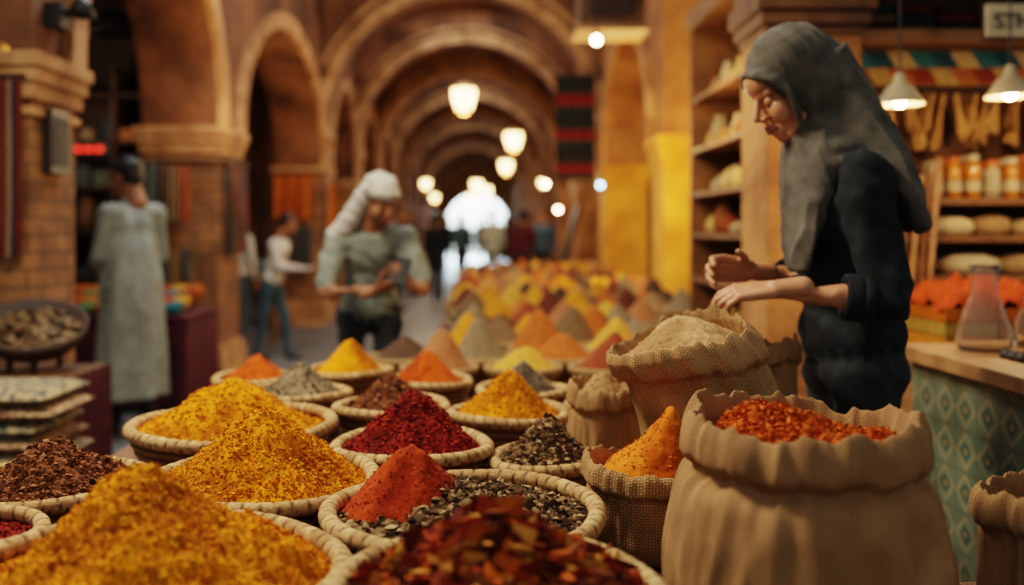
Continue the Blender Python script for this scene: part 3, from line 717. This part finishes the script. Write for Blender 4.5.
# --- man in robe, left
J,f=pose(-2.20,6.0,1.76,math.radians(140),stride=.12,arms=.9,lean=.0)
person('man_in_robe',J,1.76,f,ROBE,DTROU,SKIND,voxel=.013,robe=.24,hfwd=(-.92,.22,-.25),wr=.022,zf=1.8)
J,f=pose(-2.08,9.5,1.46,math.radians(-10),stride=.45,arms=1,lean=.10)
person('man_in_white_shirt',J,1.46,f,WHITE,BLUEJ,SKIND,voxel=.014,hfwd=(.9,.1,-.3))
J,f=pose(-2.62,10.2,1.50,math.radians(80),stride=.1)
person('bystander',J,1.50,f,WHITE,BLUEJ,SKIND,voxel=.016)
cols=[(NAVY,DTROU),(BLUEJ,DTROU),(ROBE,ROBE),(NAVY,BLUEJ),(NAVY,JEANS),(MAROON,DTROU),(BLUEJ,JEANS),(DTROU,DTROU)]
pp=[(-.75,17,80,.3),(-.42,22,260,.4),(.25,19,95,.2),(1.05,20.5,200,.2),(.75,26,270,.4),(-1.2,24,90,.3),(.45,31,85,.4),(-.75,33,270,.3),(1.0,36,90,.3),(-1.35,15.2,20,.1),(-.1,38,90,.3),(.6,42,270,.3),(-.6,44,90,.3),
 (.72,16.2,100,.3),(1.2,18,240,.2),(.62,23,80,.3),(-.95,28,270,.3),(.1,27,95,.2),(1.1,30,90,.3),(-1.5,19,300,.2)]
for i,(x,y,a,st) in enumerate(pp):
    J,f=pose(x,y,1.62+.12*((i*37)%5)/5,math.radians(a),stride=st); t,bt=cols[i%8]
    person('pedestrian',J,1.68,f,t,bt,SKIND,voxel=.022)
# ------------------------------------------------------------ lanterns
def lantern(x,y,z,r,ztop=ZT,power=40):
    root=empty('pendant_lantern'); B=Bd(); h=r*2.1
    B.tube((x,y,z+h*.75),(x,y,ztop),.008,.008,DARK,8)
    B.rev((x,y,z),[(.001,h*.78),(r*.22,h*.76),(r*.3,h*.66),(r*.75,h*.55),(r*1.08,h*.48),(r*1.08,h*.44),(.9*r,h*.44)],BRASS,12,False)
    B.rev((x,y,z),[(.001,-h*.52),(r*.3,-h*.5),(r*.55,-h*.40),(r*.62,-h*.36),(.001,-h*.36)],BRASS,12,False)
    for k in range(6):
        a=k*pi/3; B.tube((x+r*.98*math.cos(a),y+r*.98*math.sin(a),z+h*.45),(x+r*.6*math.cos(a),y+r*.6*math.sin(a),z-h*.38),.008,.008,BRASS,6)
    B.build('lantern_frame',root)
    B=Bd(); B.rev((x,y,z),[(.001,h*.42),(r*.9,h*.42),(r*.88,h*.1),(r*.55,-h*.35),(.001,-h*.35)],GLOW,18,True); B.build('lantern_glass',root)
    l=bpy.data.lights.new('lantern_light','POINT'); l.energy=power*.5; l.color=(1,.66,.36); l.shadow_soft_size=.15
    o=bpy.data.objects.new('lantern_light',l); o.location=(x,y,z-h*.75); scene.collection.objects.link(o); o.parent=root
lantern(-.17,10.0,2.66,.135,power=95); lantern(.50,14.2,2.62,.14,power=90); lantern(.50,18.2,2.50,.13,power=75); lantern(-.08,24,2.4,.15,power=80)
lantern(-.98,17.2,2.12,.09,power=45); lantern(-1.0,21,2.0,.09,power=45); lantern(1.15,17.4,2.15,.08,power=35); lantern(.2,30,2.5,.17,power=80); lantern(-.3,37,2.5,.2,power=80)
def bulb(name,x,y,z,r,m,ztop,power=0,col=(1,.7,.4)):
    root=empty(name); B=Bd(); B.tube((x,y,z+r),(x,y,ztop),.006,.006,DARK,6); B.tube((x,y,z+r*.7),(x,y,z+r*2),r*.5,r*.5,DARK,10)
    B.rev((x,y,z),[(max(1e-4,r*math.cos(-pi/2+pi*k/8)),r*math.sin(-pi/2+pi*k/8)) for k in range(9)],m,14); B.build('bulb',root)
bulb('hanging_bulb',.76,6.2,2.54,.030,GLOWC,ZT); bulb('hanging_bulb',1.42,11.2,1.83,.030,GLOWT,ZT); bulb('hanging_bulb',1.0,14.5,2.0,.04,GLOWC,ZT)
bulb('hanging_bulb',1.15,14.0,1.6,.035,GLOWC,ZT)
# ------------------------------------------------------------ left side dressing
B=Bd()
B.bx(-2.14,-2.06,4.66,4.78,2.30,2.42,DARK); B.tube((-2.1,4.72,2.36),(-1.98,4.72,2.40),.02,.02,DARK); B.rev((-1.98,4.72,2.36),[(.001,.10),(.03,.09),(.07,.0),(.055,-.0)],DARK,16)
B.build('wall_sconce')
root=empty('dome_lamp'); B=Bd(); B.tube((-3.1,8.0,3.15),(-3.1,8.0,ZT),.01,.01,DARK); B.rev((-3.1,8,2.95),[(.02,.22),(.05,.2),(.14,.16),(.21,.06),(.22,0),(.20,0)],DARK,20); B.build('shade',root)
B=Bd(); B.bx(-2.145,-2.10,4.66,4.86,1.58,1.90,DARK); B.bx(-2.10,-2.095,4.69,4.83,1.62,1.86,mat('picture_print','#2a3434','#4a4030',12)); B.build('picture_frame')
def stripes(B,P0,U,Vv,nu,nv,cols,amp=.02,seed=0,vertical=True):
    P0=Vector(P0);U=Vector(U);Vv=Vector(Vv);N=U.cross(Vv).normalized(); v=[];f=[];C=[]
    for j in range(nv+1):
        for i in range(nu+1):
            p=P0+U*(i/nu)+Vv*(j/nv)+N*amp*math.sin(i/nu*22+seed+fr(i*.2,j*.1,seed,2)*2)*(.3+.7*j/nv); v.append(p)
            k=(i if vertical else j); t=(nu if vertical else nv); C.append(lin(cols[int(k/t*len(cols)*2.999)%len(cols)]))
    for j in range(nv):
        for i in range(nu): a=j*(nu+1)+i; f.append((a,a+1,a+nu+2,a+nu+1))
    B.add(v,f,VC,True,cols=C)
B=Bd(); stripes(B,(-2.44,4.50,2.02),(.27,0,0),(0,0,-.85),40,30,['#5a1c1c','#7c6850','#1c2a3c','#5a1c1c','#6c3a22'],.012,1); B.tube((-2.48,4.50,2.03),(-2.15,4.50,2.03),.012,.012,WOODD); B.build('hanging_striped_textile')
B=Bd(); B.rev((-2.30,4.53,2.12),[(.001,.0),(.07,.01),(.085,.02),(.08,.03),(.001,.028)],BRASS,20,True,Matrix.Rotation(pi/2,3,'X')); B.build('brass_wall_plate')
B=Bd()
stripes(B,(-2.86,7.68,1.85),(.28,0,0),(0,0,-.65),30,16,['#4c5854','#6a5a48','#3a4448'],.03,2)
stripes(B,(-2.52,7.68,1.82),(.16,0,0),(0,0,-.45),30,16,['#8a5a2a','#40685c','#a03a20'],.02,3)
stripes(B,(-2.05,7.85,1.85),(0,.5,0),(0,0,-.75),30,16,['#6a5a40','#2c4c58','#7a3a28','#3a3428'],.03,4)
stripes(B,(-2.75,7.66,1.15),(.5,0,0),(0,0,-.35),30,10,['#3c4c50','#5c4a34','#70542c'],.03,6)
B.tube((-2.9,7.70,1.86),(-2.05,7.70,1.86),.015,.015,WOODD); B.tube((-2.05,7.7,1.86),(-2.05,8.4,1.86),.015,.015,WOODD); B.build('hanging_garments')
B=Bd()
stripes(B,(-2.75,12.75,2.05),(.5,0,0),(0,0,-.6),30,16,['#a8581a','#b8702a','#8a3c1a'],.04,5)
stripes(B,(-2.06,12.95,1.95),(0,.5,0),(0,0,-.75),30,16,['#b8681c','#8a3a1a'],.03,8)
stripes(B,(-2.7,12.7,1.35),(.45,0,0),(0,0,-.6),30,16,['#2c3840','#5c3424','#3c4c50'],.04,9)
B.tube((-2.8,12.74,2.07),(-2.1,12.74,2.07),.02,.02,WOODD); B.build('hanging_garments')
B=Bd(); rng=random.Random(3)
for z in (.8,1.25,1.7,2.15,2.6): B.bx(-5.2,-2.85,9.25,9.68,z,z+.03,WOODD)
for x in (-5.2,-4.4,-3.6,-2.88): B.bx(x,x+.05,9.25,9.68,0,2.9,WOODD)
pg=['#3c484a','#6a5038','#54342c','#7a6c54','#323e44','#8c5a38','#4c5850','#7c3c2c']
for z in (.83,1.28,1.73,2.18):
    x=-5.1
    while x<-2.95:
        w=.08+rng.random()*.16; hh=.12+rng.random()*.24; c=lin(pg[rng.randrange(8)])
        if rng.random()<.5: B.rev((x+w/2,9.42,z),[(.001,0),(w*.42,0),(w*.48,hh*.5),(w*.3,hh*.85),(w*.32,hh),(.001,hh)],VC,12,True,col=c)
        else: B.bx(x,x+w*.9,9.3,9.6,z,z+hh*.8,VC,c)
        x+=w+.02
B.build('stall_shelving')
B=Bd(); B.bx(-3.95,-3.6,9.18,9.22,2.04,2.12,DARK); 
for k in range(3): B.bx(-3.91+k*.1,-3.85+k*.1,9.165,9.18,2.06,2.10,GLOWR)
B.build('neon_sign')
B=Bd(); B.bx(-3.3,-2.1,6.75,7.55,.62,.67,WOOD)
for (x,y) in ((-3.25,6.8),(-2.15,6.8),(-3.25,7.5),(-2.15,7.5)): B.bx(x-.03,x+.03,y-.03,y+.03,0,.62,WOOD)
v=[];f=[];n=60
for i in range(n+1):
    x=-3.32+1.24*i/n
    for z in (.68,.4,.06): v.append((x,6.73-.02*math.sin(i*.8)*(.7-z),z))
for i in range(n):
    for j in range(2): a=i*3+j; f.append((a,a+1,a+4,a+3))
B.add(v,f,MAROON,True); v=[];f=[]
for i in range(n+1):
    y=6.73+.84*i/n
    for z in (.68,.4,.06): v.append((-2.08+.02*math.sin(i*.8)*(.7-z),y,z))
for i in range(n):
    for j in range(2): a=i*3+j; f.append((a,a+1,a+4,a+3))
B.add(v,f,MAROON,True); B.bx(-3.33,-2.07,6.72,7.58,.672,.685,MAROON)
B.build('maroon_covered_table')
B=Bd(); tc=['#a8661a','#903418','#2c5a60','#b0802c','#6a2818','#a05020','#4c6a40']
for k in range(9):
    for q in range(4): 
        x=-3.22+k*.125; B.box((x,6.88+q*.17,.735+.03*q),(.11,.15,.06),VC,Matrix.Rotation(.3,3,'X'),lin(tc[(k*2+q)%7]))
B.build('folded_scarves',bevel=.01)
B=Bd(); rng=random.Random(8)
B.bx(-3.7,-2.72,5.35,5.75,.0,.10,WOOD)
for k in range(6):
    for q in range(3): B.bx(-3.68+q*.33,-3.38+q*.33,5.36,5.72,.10+k*.065,.16+k*.065,VC,lin(['#7a4a34','#5c6460','#a08a68','#6a2c24','#8a6a48','#3c4a50'][(k+q*2)%6]))
B.build('folded_rug_stack',bevel=.015)
B=Bd(); CX0,CX1,CY0,CY1=-2.02,-1.56,3.45,3.85
B.bx(CX0,CX1,CY0,CY1,0,.04,WOOD)
for z in (.08,.2,.32):
    B.bx(CX0,CX1,CY0,CY0+.02,z,z+.08,WOOD); B.bx(CX1-.02,CX1,CY0,CY1,z,z+.08,WOOD); B.bx(CX0,CX1,CY1-.02,CY1,z,z+.08,WOOD)
for (x,y) in ((CX0+.03,CY0+.04),(CX1-.04,CY0+.04),(CX0+.03,CY1-.04),(CX1-.04,CY1-.04)): B.bx(x-.02,x+.02,y-.02,y+.02,0,.42,WOOD)
B.build('wooden_crate')
B=Bd()
def softpad(x0,x1,y0,y1,z0,h,m,seed):
    nx,ny=18,14; v=[];f=[]
    for side in (0,1):
        for j in range(ny+1):
            for i in range(nx+1):
                u=i/nx*2-1;w=j/ny*2-1; k=max(0,(1-abs(u)**5))*max(0,(1-abs(w)**5)); hh=h/2*k**.5+.004*fr(u*3+seed,w*3,seed,2)*k
                v.append((x0+(x1-x0)*(i/nx),y0+(y1-y0)*(j/ny),z0+h/2+(hh if side else -hh)))
        o=side*(nx+1)*(ny+1)
        for j in range(ny):
            for i in range(nx): a=o+j*(nx+1)+i; f.append((a,a+1,a+nx+2,a+nx+1))
    B.add(v,f,m,True)
for k in range(5):
    z=.42+k*.058; softpad(CX0-.01+.01*(k%2),CX1-.02*(k%3),CY0-.01,CY1,z,.062,KILIM if k%2 else KILIM2,k)
B.build('folded_kilims')
B=Bd(); DX0,DX1,DY0,DY1=-2.20,-1.72,3.98,4.42
B.bx(DX0,DX1,DY0,DY1,.64,.68,WOOD)
v=[];f=[];n=50
for i in range(n+1):
    x=DX0-.01+(DX1-DX0+.02)*i/n
    for z in (.685,.4,.05): v.append((x,DY0-.01-.03*math.sin(i*.7)*(.75-z),z))
for i in range(n):
    for j in range(2): a=i*3+j; f.append((a,a+1,a+4,a+3))
B.add(v,f,MAROON,True); v=[];f=[]
for i in range(n+1):
    y=DY0-.01+(DY1-DY0)*i/n
    for z in (.685,.4,.05): v.append((DX1+.01+.03*math.sin(i*.7)*(.75-z),y,z))
for i in range(n):
    for j in range(2): a=i*3+j; f.append((a,a+1,a+4,a+3))
B.add(v,f,MAROON,True)
for (x,y) in ((DX0+.04,DY0+.04),(DX1-.05,DY0+.04),(DX0+.04,DY1-.04),(DX1-.05,DY1-.04)): B.bx(x-.02,x+.02,y-.02,y+.02,0,.64,WOOD)
B.build('draped_side_table')
root=empty('tilted_display_tray'); B=Bd(); R_=Matrix.Rotation(.42,3,'X')@Matrix.Rotation(.15,3,'Y'); c=Vector((-1.97,4.20,.845)); rng=random.Random(8)
B.rev(c,[(.001,-.04),(.18,-.04),(.21,.0),(.225,.05),(.21,.05),(.18,-.01),(.001,-.01)],WOODD,32,True,R_)
for k in range(150):
    a=rng.random()*6.28; r=.185*math.sqrt(rng.random()); p=c+R_@Vector((r*math.cos(a),r*math.sin(a),.010)); B.box(p,(.03,.026,.022),VC,Matrix.Rotation(a,3,'Z')@R_,lin(['#5c4430','#7a6448','#3c3028','#8a7458'][k%4]))
for a in (1.2,2.0,4.4,5.1): p=c+R_@Vector((.15*math.cos(a),.15*math.sin(a),-.04)); B.tube(p,(p.x,p.y,.682),.015,.015,WOODD)
B.build('tray',root)
B=Bd()
for k in range(14):
    B.rev((-3.1+.11*(k%7),10.9+.2*(k//7),.78),[(.001,0),(.05,0),(.055,.08),(.045,.15),(.001,.17)],VC,12,True,col=lin(['#6a7a80','#8a6a40','#3c4a54'][k%3]))
B.bx(-3.2,-2.3,10.75,11.3,.72,.78,WOOD)
for (x,y) in ((-3.15,10.8),(-2.35,10.8),(-3.15,11.25),(-2.35,11.25)): B.bx(x-.03,x+.03,y-.03,y+.03,0,.72,WOOD)
B.build('pottery_table')
# ------------------------------------------------------------ right side dressing
B=Bd(); X0,X1,YA,YB=1.20,1.60,3.98,4.36
B.bx(X0,X1,YA,YB,0,3.2,PLASTER)
for (z0,z1,e) in ((2.12,2.16,.01),(2.16,2.22,.03),(2.22,2.30,.05),(2.30,3.2,.03)): B.bx(X0-e,X1+e,YA-e,YB+e,z0,z1,WOOD)
B.build('stall_post',bevel=.006)
B=Bd(); rng=random.Random(12)
B.bx(1.60,1.62,4.46,5.75,.05,2.6,WOODD)
lev=[.74,1.02,1.28,1.52,1.78,2.08]
for z in lev: B.bx(1.27,1.60,4.46,5.75,z-.025,z,WOODM)
B.bx(1.27,1.60,5.72,5.75,0,2.6,WOODM); B.bx(1.27,1.60,4.43,4.46,0,2.6,WOODM); B.bx(1.25,1.6,4.46,5.75,2.5,2.6,WOODM)
wg=['#b88a48','#a06a34','#8c7c5c','#b89858','#7c4c28','#9c8a68','#7c381c']
for z in lev:
    y=4.5
    while y<5.6:
        w=.07+rng.random()*.08; hh=.08+rng.random()*.11; c=lin(wg[rng.randrange(7)]); t=rng.random()
        if t<.6:
            B.rev((1.38+.06*rng.random(),y+w/2,z),[(.001,0),(w*.42,0),(w*.46,hh*.3),(w*.44,hh*.7),(w*.28,hh*.85),(w*.32,hh),(.001,hh)],VC,12,True,col=c)
        else: B.rev((1.40,y+w/2,z),[(.001,0),(w*.5,0),(w*.55,hh*.4),(w*.3,hh*.8),(.001,hh*.85)],VC,12,True,col=c)
        y+=w+.015
B.build('side_shelf_with_jars')
B=Bd(); B.bx(1.40,2.3,1.2,3.08,0,.885,TILE); B.bx(1.36,2.34,1.16,3.12,.885,.93,WOODL); B.build('tiled_counter',bevel=.004)
root=empty('stocked_back_shelving')
B=Bd()
for z in (.80,1.085,1.275,1.45): B.bx(1.72,3.6,4.45,4.93,z-.03,z,WOODM)
B.bx(1.72,3.6,4.40,4.93,2.17,2.23,WOODL); B.bx(1.72,3.6,4.60,4.93,2.60,2.64,WOOD)
for x in (1.72,3.0): B.bx(x,x+.05,4.42,4.93,0,2.7,WOOD)
B.build('shelf_boards',root)
B=Bd(); n=0
tri=['#6a2c1c','#2c5c60','#947848','#20404c','#8a5028','#a88c60']
B.bx(1.78,3.0,4.52,4.54,1.985,2.155,VC,lin('#7c6440'))
x=1.78
while x<2.9:
    for r_,(za,zb) in enumerate(((1.99,2.07),(2.07,2.15))):
        c=lin(tri[n%6]); c2=lin(tri[(n+2)%6]); n+=1
        B.add([(x,4.515,za),(x+.10,4.515,za),(x+.05,4.515,zb)],[(0,1,2)],VC,col=c)
        B.add([(x+.05,4.516,zb),(x+.10,4.516,za),(x+.15,4.516,zb)],[(0,1,2)],VC,col=c2)
    x+=.10
B.build('patterned_frieze',root)
B=Bd(); rng=random.Random(21)
for k in range(22):
    x=1.84+k*.052; a=rng.uniform(-.25,.25); c=lin(['#9c7444','#b08850','#6c4c28','#a87c48'][k%4])
    p0=Vector((x,4.6+rng.uniform(-.03,.03),1.97)); p1=p0+Vector((math.sin(a)*.22,0,-.18-rng.random()*.09))
    B.tube(p0,p0.lerp(p1,.25),.010,.014,VC,8,c)
    for q in range(7): 
        e=Vector((rng.uniform(-.03,.03),rng.uniform(-.025,.025),rng.uniform(-.02,.03))); B.tube(p0.lerp(p1,.22),p1+e,.006,.012,VC,6,c)
B.bx(1.78,2.98,4.58,4.62,1.96,1.975,WOODD); B.build('dried_herb_bundles',root)
B=Bd(); AMB=mat('amber_preserve','#b0621a','#d08828',20,.25,coat=.5); ORL=mat('orange_lid','#c8641c',rough=.5)
for (x0,yy,n_) in ((2.17,4.54,8),(2.20,4.66,8)):
    for k in range(n_):
        x=x0+k*.092; r=.036; hgt=.125+.03*((k*7)%3)/2
        B.rev((x,yy,1.45),[(.001,0),(r,0),(r,hgt),(r*.7,hgt+.025),(.001,hgt+.025)],AMB if k%3 else CREAM,16,True)
        B.rev((x,yy,1.45),[(r*1.02,.035),(r*1.02,.085)],CREAM,16,True)
        B.rev((x,yy,1.475+hgt),[(r*.75,0),(r*.75,.03),(.001,.03)],ORL if k%2 else CREAM,16,False)
B.build('preserve_jars',root)
B=Bd()
for (x,y,z,w,h,c) in ((2.27,4.6,1.275,.11,.09,'#c0b088'),(2.47,4.6,1.275,.09,.1,'#a0805a'),(2.66,4.6,1.275,.10,.08,'#b09870'),(2.86,4.6,1.275,.1,.1,'#947048'),(2.35,4.58,1.085,.14,.10,'#b8a888'),(2.62,4.58,1.085,.14,.1,'#947c58'),(2.9,4.6,1.085,.12,.1,'#a88c60'),(2.05,4.6,1.085,.10,.09,'#8a5c34')):
    B.rev((x,y,z),[(.001,0),(w*.8,0),(w*1.05,h*.35),(w*.95,h*.75),(w*.5,h*.98),(.001,h)],VC,18,True,col=lin(c))
B.build('cloth_bundles',root)
B=Bd()
for k in range(6):
    for q in range(3): B.bx(1.8+k*.19,1.97+k*.19,4.5,4.85,2.23+q*.05,2.275+q*.05,VC,lin(['#3c2a20','#6c583c','#28343a','#5a2818'][(k+q)%4]))
B.build('folded_blanket_row',root,bevel=.008)
B=Bd()
for k in range(5):
    x=1.82+k*.034; B.tube((x,4.24-.015*k,.80),(x+.12+.01*k,4.38,1.58+.05*math.sin(k*2)),.010,.016,WOOD if k%2 else WOODL,8)
B.rev((1.88,4.30,1.46),[(.001,-.06),(.06,-.045),(.09,0),(.085,.0),(.05,-.035),(.001,-.05)],WOODD,18,True,Matrix.Rotation(.9,3,'X'))
B.rev((1.86,4.30,1.66),[(.001,-.06),(.05,-.045),(.08,0),(.075,.0),(.04,-.035),(.001,-.05)],WOODL,18,True,Matrix.Rotation(1.0,3,'X'))
B.bx(1.76,2.1,4.16,4.38,0,.80,WOOD)
B.build('leaning_wooden_utensils')
B=Bd(); B.bx(1.68,2.5,3.40,3.90,0,.80,WOODL); B.build('low_cabinet',bevel=.006)
B=Bd()
for k in range(4):
    x0=1.69
    for q in range(2): B.bx(x0+q*.22,x0+q*.22+.205,3.45,3.85,.80+k*.055,.85+k*.055,VC,lin(['#b05814','#bc7420','#a07c34','#b45c14'][(k+q)%4]))
v=[];f=[];nx,ny=40,26
for j in range(ny+1):
    for i in range(nx+1):
        u=i/nx;w=j/ny; v.append((1.68+.44*u,3.45+.4*w,1.02+.075*math.sin(pi*u)**.3*max(0,math.sin(pi*w))**.5+.05*fr(u*6,w*6,2,4)))
for j in range(ny):
    for i in range(nx): a=j*(nx+1)+i; f.append((a,a+1,a+nx+2,a+nx+1))
B.add(v,f,VC,True,col=lin('#943810')); B.build('orange_textile_pile',bevel=.0)
GL,nt_,bs=new_mat('clear_glass'); bs.inputs['Transmission Weight'].default_value=.95; bs.inputs['Roughness'].default_value=.05; bs.inputs['IOR'].default_value=1.2; bs.inputs['Base Color'].default_value=lin('#ece4d8')
B=Bd(); c=(1.555,2.93,.93)
B.rev(c,[(.001,0),(.072,0),(.080,.02),(.078,.06),(.055,.13),(.040,.17),(.036,.22),(.042,.262),(.039,.262),(.033,.22),(.036,.17),(.050,.13),(.072,.06),(.074,.022),(.066,.008),(.001,.008)],GL,32); B.build('glass_carafe')
B=Bd(); c=(1.74,3.0,.93)
B.rev(c,[(.001,0),(.045,0),(.05,.02),(.045,.09),(.02,.13),(.02,.17),(.017,.17),(.017,.13),(.04,.09),(.045,.02),(.001,.008)],GL,24); B.build('glass_bottle')
B=Bd()
for k in range(7): B.rev((1.52+.038*(k%3),2.66+.04*(k//3),.93),[(.001,0),(.018,.002),(.022,.012),(.012,.025),(.001,.027)],DARK,12)
B.build('dark_pebbles_pile')
B=Bd(); B.rev((1.72,2.76,.93),[(.001,0),(.05,0),(.07,.03),(.075,.05),(.07,.05),(.05,.01),(.001,.01)],BRASS,24); B.build('brass_bowl')
ENM=mat('enamel_shade','#8c7c64','#a89878',8,.4)
def plamp(x,y,z,power):
    root=empty('metal_pendant_lamp'); B=Bd(); B.tube((x,y,z+.10),(x,y,2.66),.004,.004,DARK,6)
    B.rev((x,y,z),[(.012,.12),(.02,.11),(.025,.08),(.05,.06),(.088,.0),(.092,-.004),(.086,-.002),(.045,.05)],ENM,24); B.build('shade',root)
    B=Bd(); B.rev((x,y,z+.012),[(max(1e-4,.026*math.cos(-pi/2+pi*k/8)),.026*math.sin(-pi/2+pi*k/8)) for k in range(9)],GLOWC,14); B.build('bulb',root)
    l=bpy.data.lights.new('lamp_light','POINT'); l.energy=power; l.color=(1,.62,.32); l.shadow_soft_size=.03
    o=bpy.data.objects.new('lamp_light',l); o.location=(x,y,z-.03); scene.collection.objects.link(o); o.parent=root
plamp(1.60,3.62,1.78,12); plamp(2.02,3.62,1.81,12); plamp(2.6,3.9,1.85,10)
root=empty('shop_sign'); B=Bd(); B.bx(2.02,2.46,3.78,3.80,2.07,2.20,CREAM); B.bx(2.01,2.47,3.80,3.81,2.06,2.21,WOODD)
for x in (2.05,2.4): B.tube((x,3.79,2.20),(x,3.79,2.66),.004,.004,DARK,6)
B.build('board',root)
tx=bpy.data.curves.new('lettering','FONT'); tx.body='STHAL'; tx.size=.085; tx.extrude=.002; to=bpy.data.objects.new('lettering',tx); to.location=(2.04,3.775,2.105); to.rotation_euler=(pi/2,0,0)
tx.materials.append(DARK); scene.collection.objects.link(to); to.parent=root
B=Bd(); B.bx(.73,1.20,6.9,7.3,2.78,3.1,WOOD); B.bx(.70,1.23,6.87,7.33,2.75,2.79,WOODL)
for x in (.8,1.12): B.tube((x,7.1,3.1),(x,7.1,ZT),.012,.012,DARK)
B.bx(.80,1.12,6.885,6.9,2.86,3.02,WOODD); B.build('hanging_speaker_box',bevel=.006)
B=Bd(); stripes(B,(.98,12.35,3.30),(.52,0,0),(0,0,-1.35),30,40,['#1a2022','#201c18','#1a2422','#541814','#621c18','#1c2824'],.03,3,False); B.tube((.93,12.35,3.31),(1.66,12.35,3.31),.015,.015,WOODD); B.build('hanging_banner')
B=Bd(); B.box((1.30,14.9,.84),(.06,.8,1.75),WOODD,Matrix.Rotation(.28,3,'Y')); B.build('leaning_wooden_board')
# ------------------------------------------------------------ lights
def area(name,loc,tgt,size,power,col,sy=None):
    l=bpy.data.lights.new(name,'AREA'); l.size=size; l.energy=power; l.color=col
    if sy: l.shape='RECTANGLE'; l.size_y=sy
    o=bpy.data.objects.new(name,l); o.location=loc; o.rotation_euler=(Vector(tgt)-Vector(loc)).to_track_quat('-Z','Y').to_euler(); scene.collection.objects.link(o); return o
def point(name,loc,power,col,r=.2):
    l=bpy.data.lights.new(name,'POINT'); l.energy=power; l.color=col; l.shadow_soft_size=r
    o=bpy.data.objects.new(name,l); o.location=loc; scene.collection.objects.link(o)
area('overhead_key_front',(-1.5,2.6,3.6),(0.1,1.8,.8),.8,125,(1,.82,.60))  # added warm key light above the spices, not a roof opening
area('courtyard_daylight',(-.2,52,3.6),(-.2,26,0.5),3.5,3200,(.70,.92,1))
area('backdrop_fill',(0,54,7),(0,61,2),5,5000,(.82,.95,1))  # added area light aimed at the backdrop wall to whiten it
area('overhead_fill_left',(-1.5,6.3,4.9),(-2.0,6.2,0),1.4,100,(.88,.93,1))  # added fill under the closed ceiling, brightens the man in the robe
area('overhead_fill_mid',(-.2,11,5.1),(-.2,11,0),1.4,40,(.80,.92,1))  # added overhead fill for the middle bays, ceiling has no opening
for y in (15.2,22,28.5,36): area('overhead_fill_far',(-.2,y,5.1),(-.2,y,0),1.5,32,(.90,.93,1))  # added overhead fills along the far bays, ceiling stays closed
point('warm_fill_right',(1.2,7.6,2.0),95,(1,.60,.20),.2)  # added pair of orange fills for the right pillars, no lamp fixture
point('warm_fill_right',(1.3,11.3,1.9),32,(1,.58,.22),.2)
point('warm_fill_left',(-1.7,7.2,2.3),20,(1,.60,.30),.2)  # added pair of warm fills for the left arcade, no lamp fixture
point('warm_fill_left',(-1.6,11.0,2.4),26,(1,.60,.30),.2)
point('warm_point_side',(1.0,4.9,1.95),14,(1,.62,.28),.1)  # bare warm point in front of the side shelf, no fixture modelled
point('warm_point_left',(-3.8,8.4,2.3),18,(1,.68,.46),.15)  # bare warm point before the left stall shelving, no fixture modelled
w=bpy.data.worlds.new('sky'); scene.world=w; w.use_nodes=True
bg=w.node_tree.nodes['Background']; bg.inputs[0].default_value=(.68,.70,.68,1); bg.inputs[1].default_value=.36
# ------------------------------------------------------------ camera
cam=bpy.data.cameras.new('camera'); co=bpy.data.objects.new('camera',cam); scene.collection.objects.link(co)
co.location=(0,0,1.3); co.rotation_euler=(pi/2,0,0); cam.sensor_width=36; cam.lens=950/1024*36
cam.shift_x=.03125; cam.shift_y=-.061; cam.clip_start=.05; cam.clip_end=200
cam.dof.use_dof=True; cam.dof.focus_distance=1.75; cam.dof.aperture_fstop=1.45
scene.camera=co
scene.view_settings.view_transform='Filmic'
try: scene.view_settings.look='Medium High Contrast'
except Exception as e: print(e)
scene.view_settings.exposure=.45
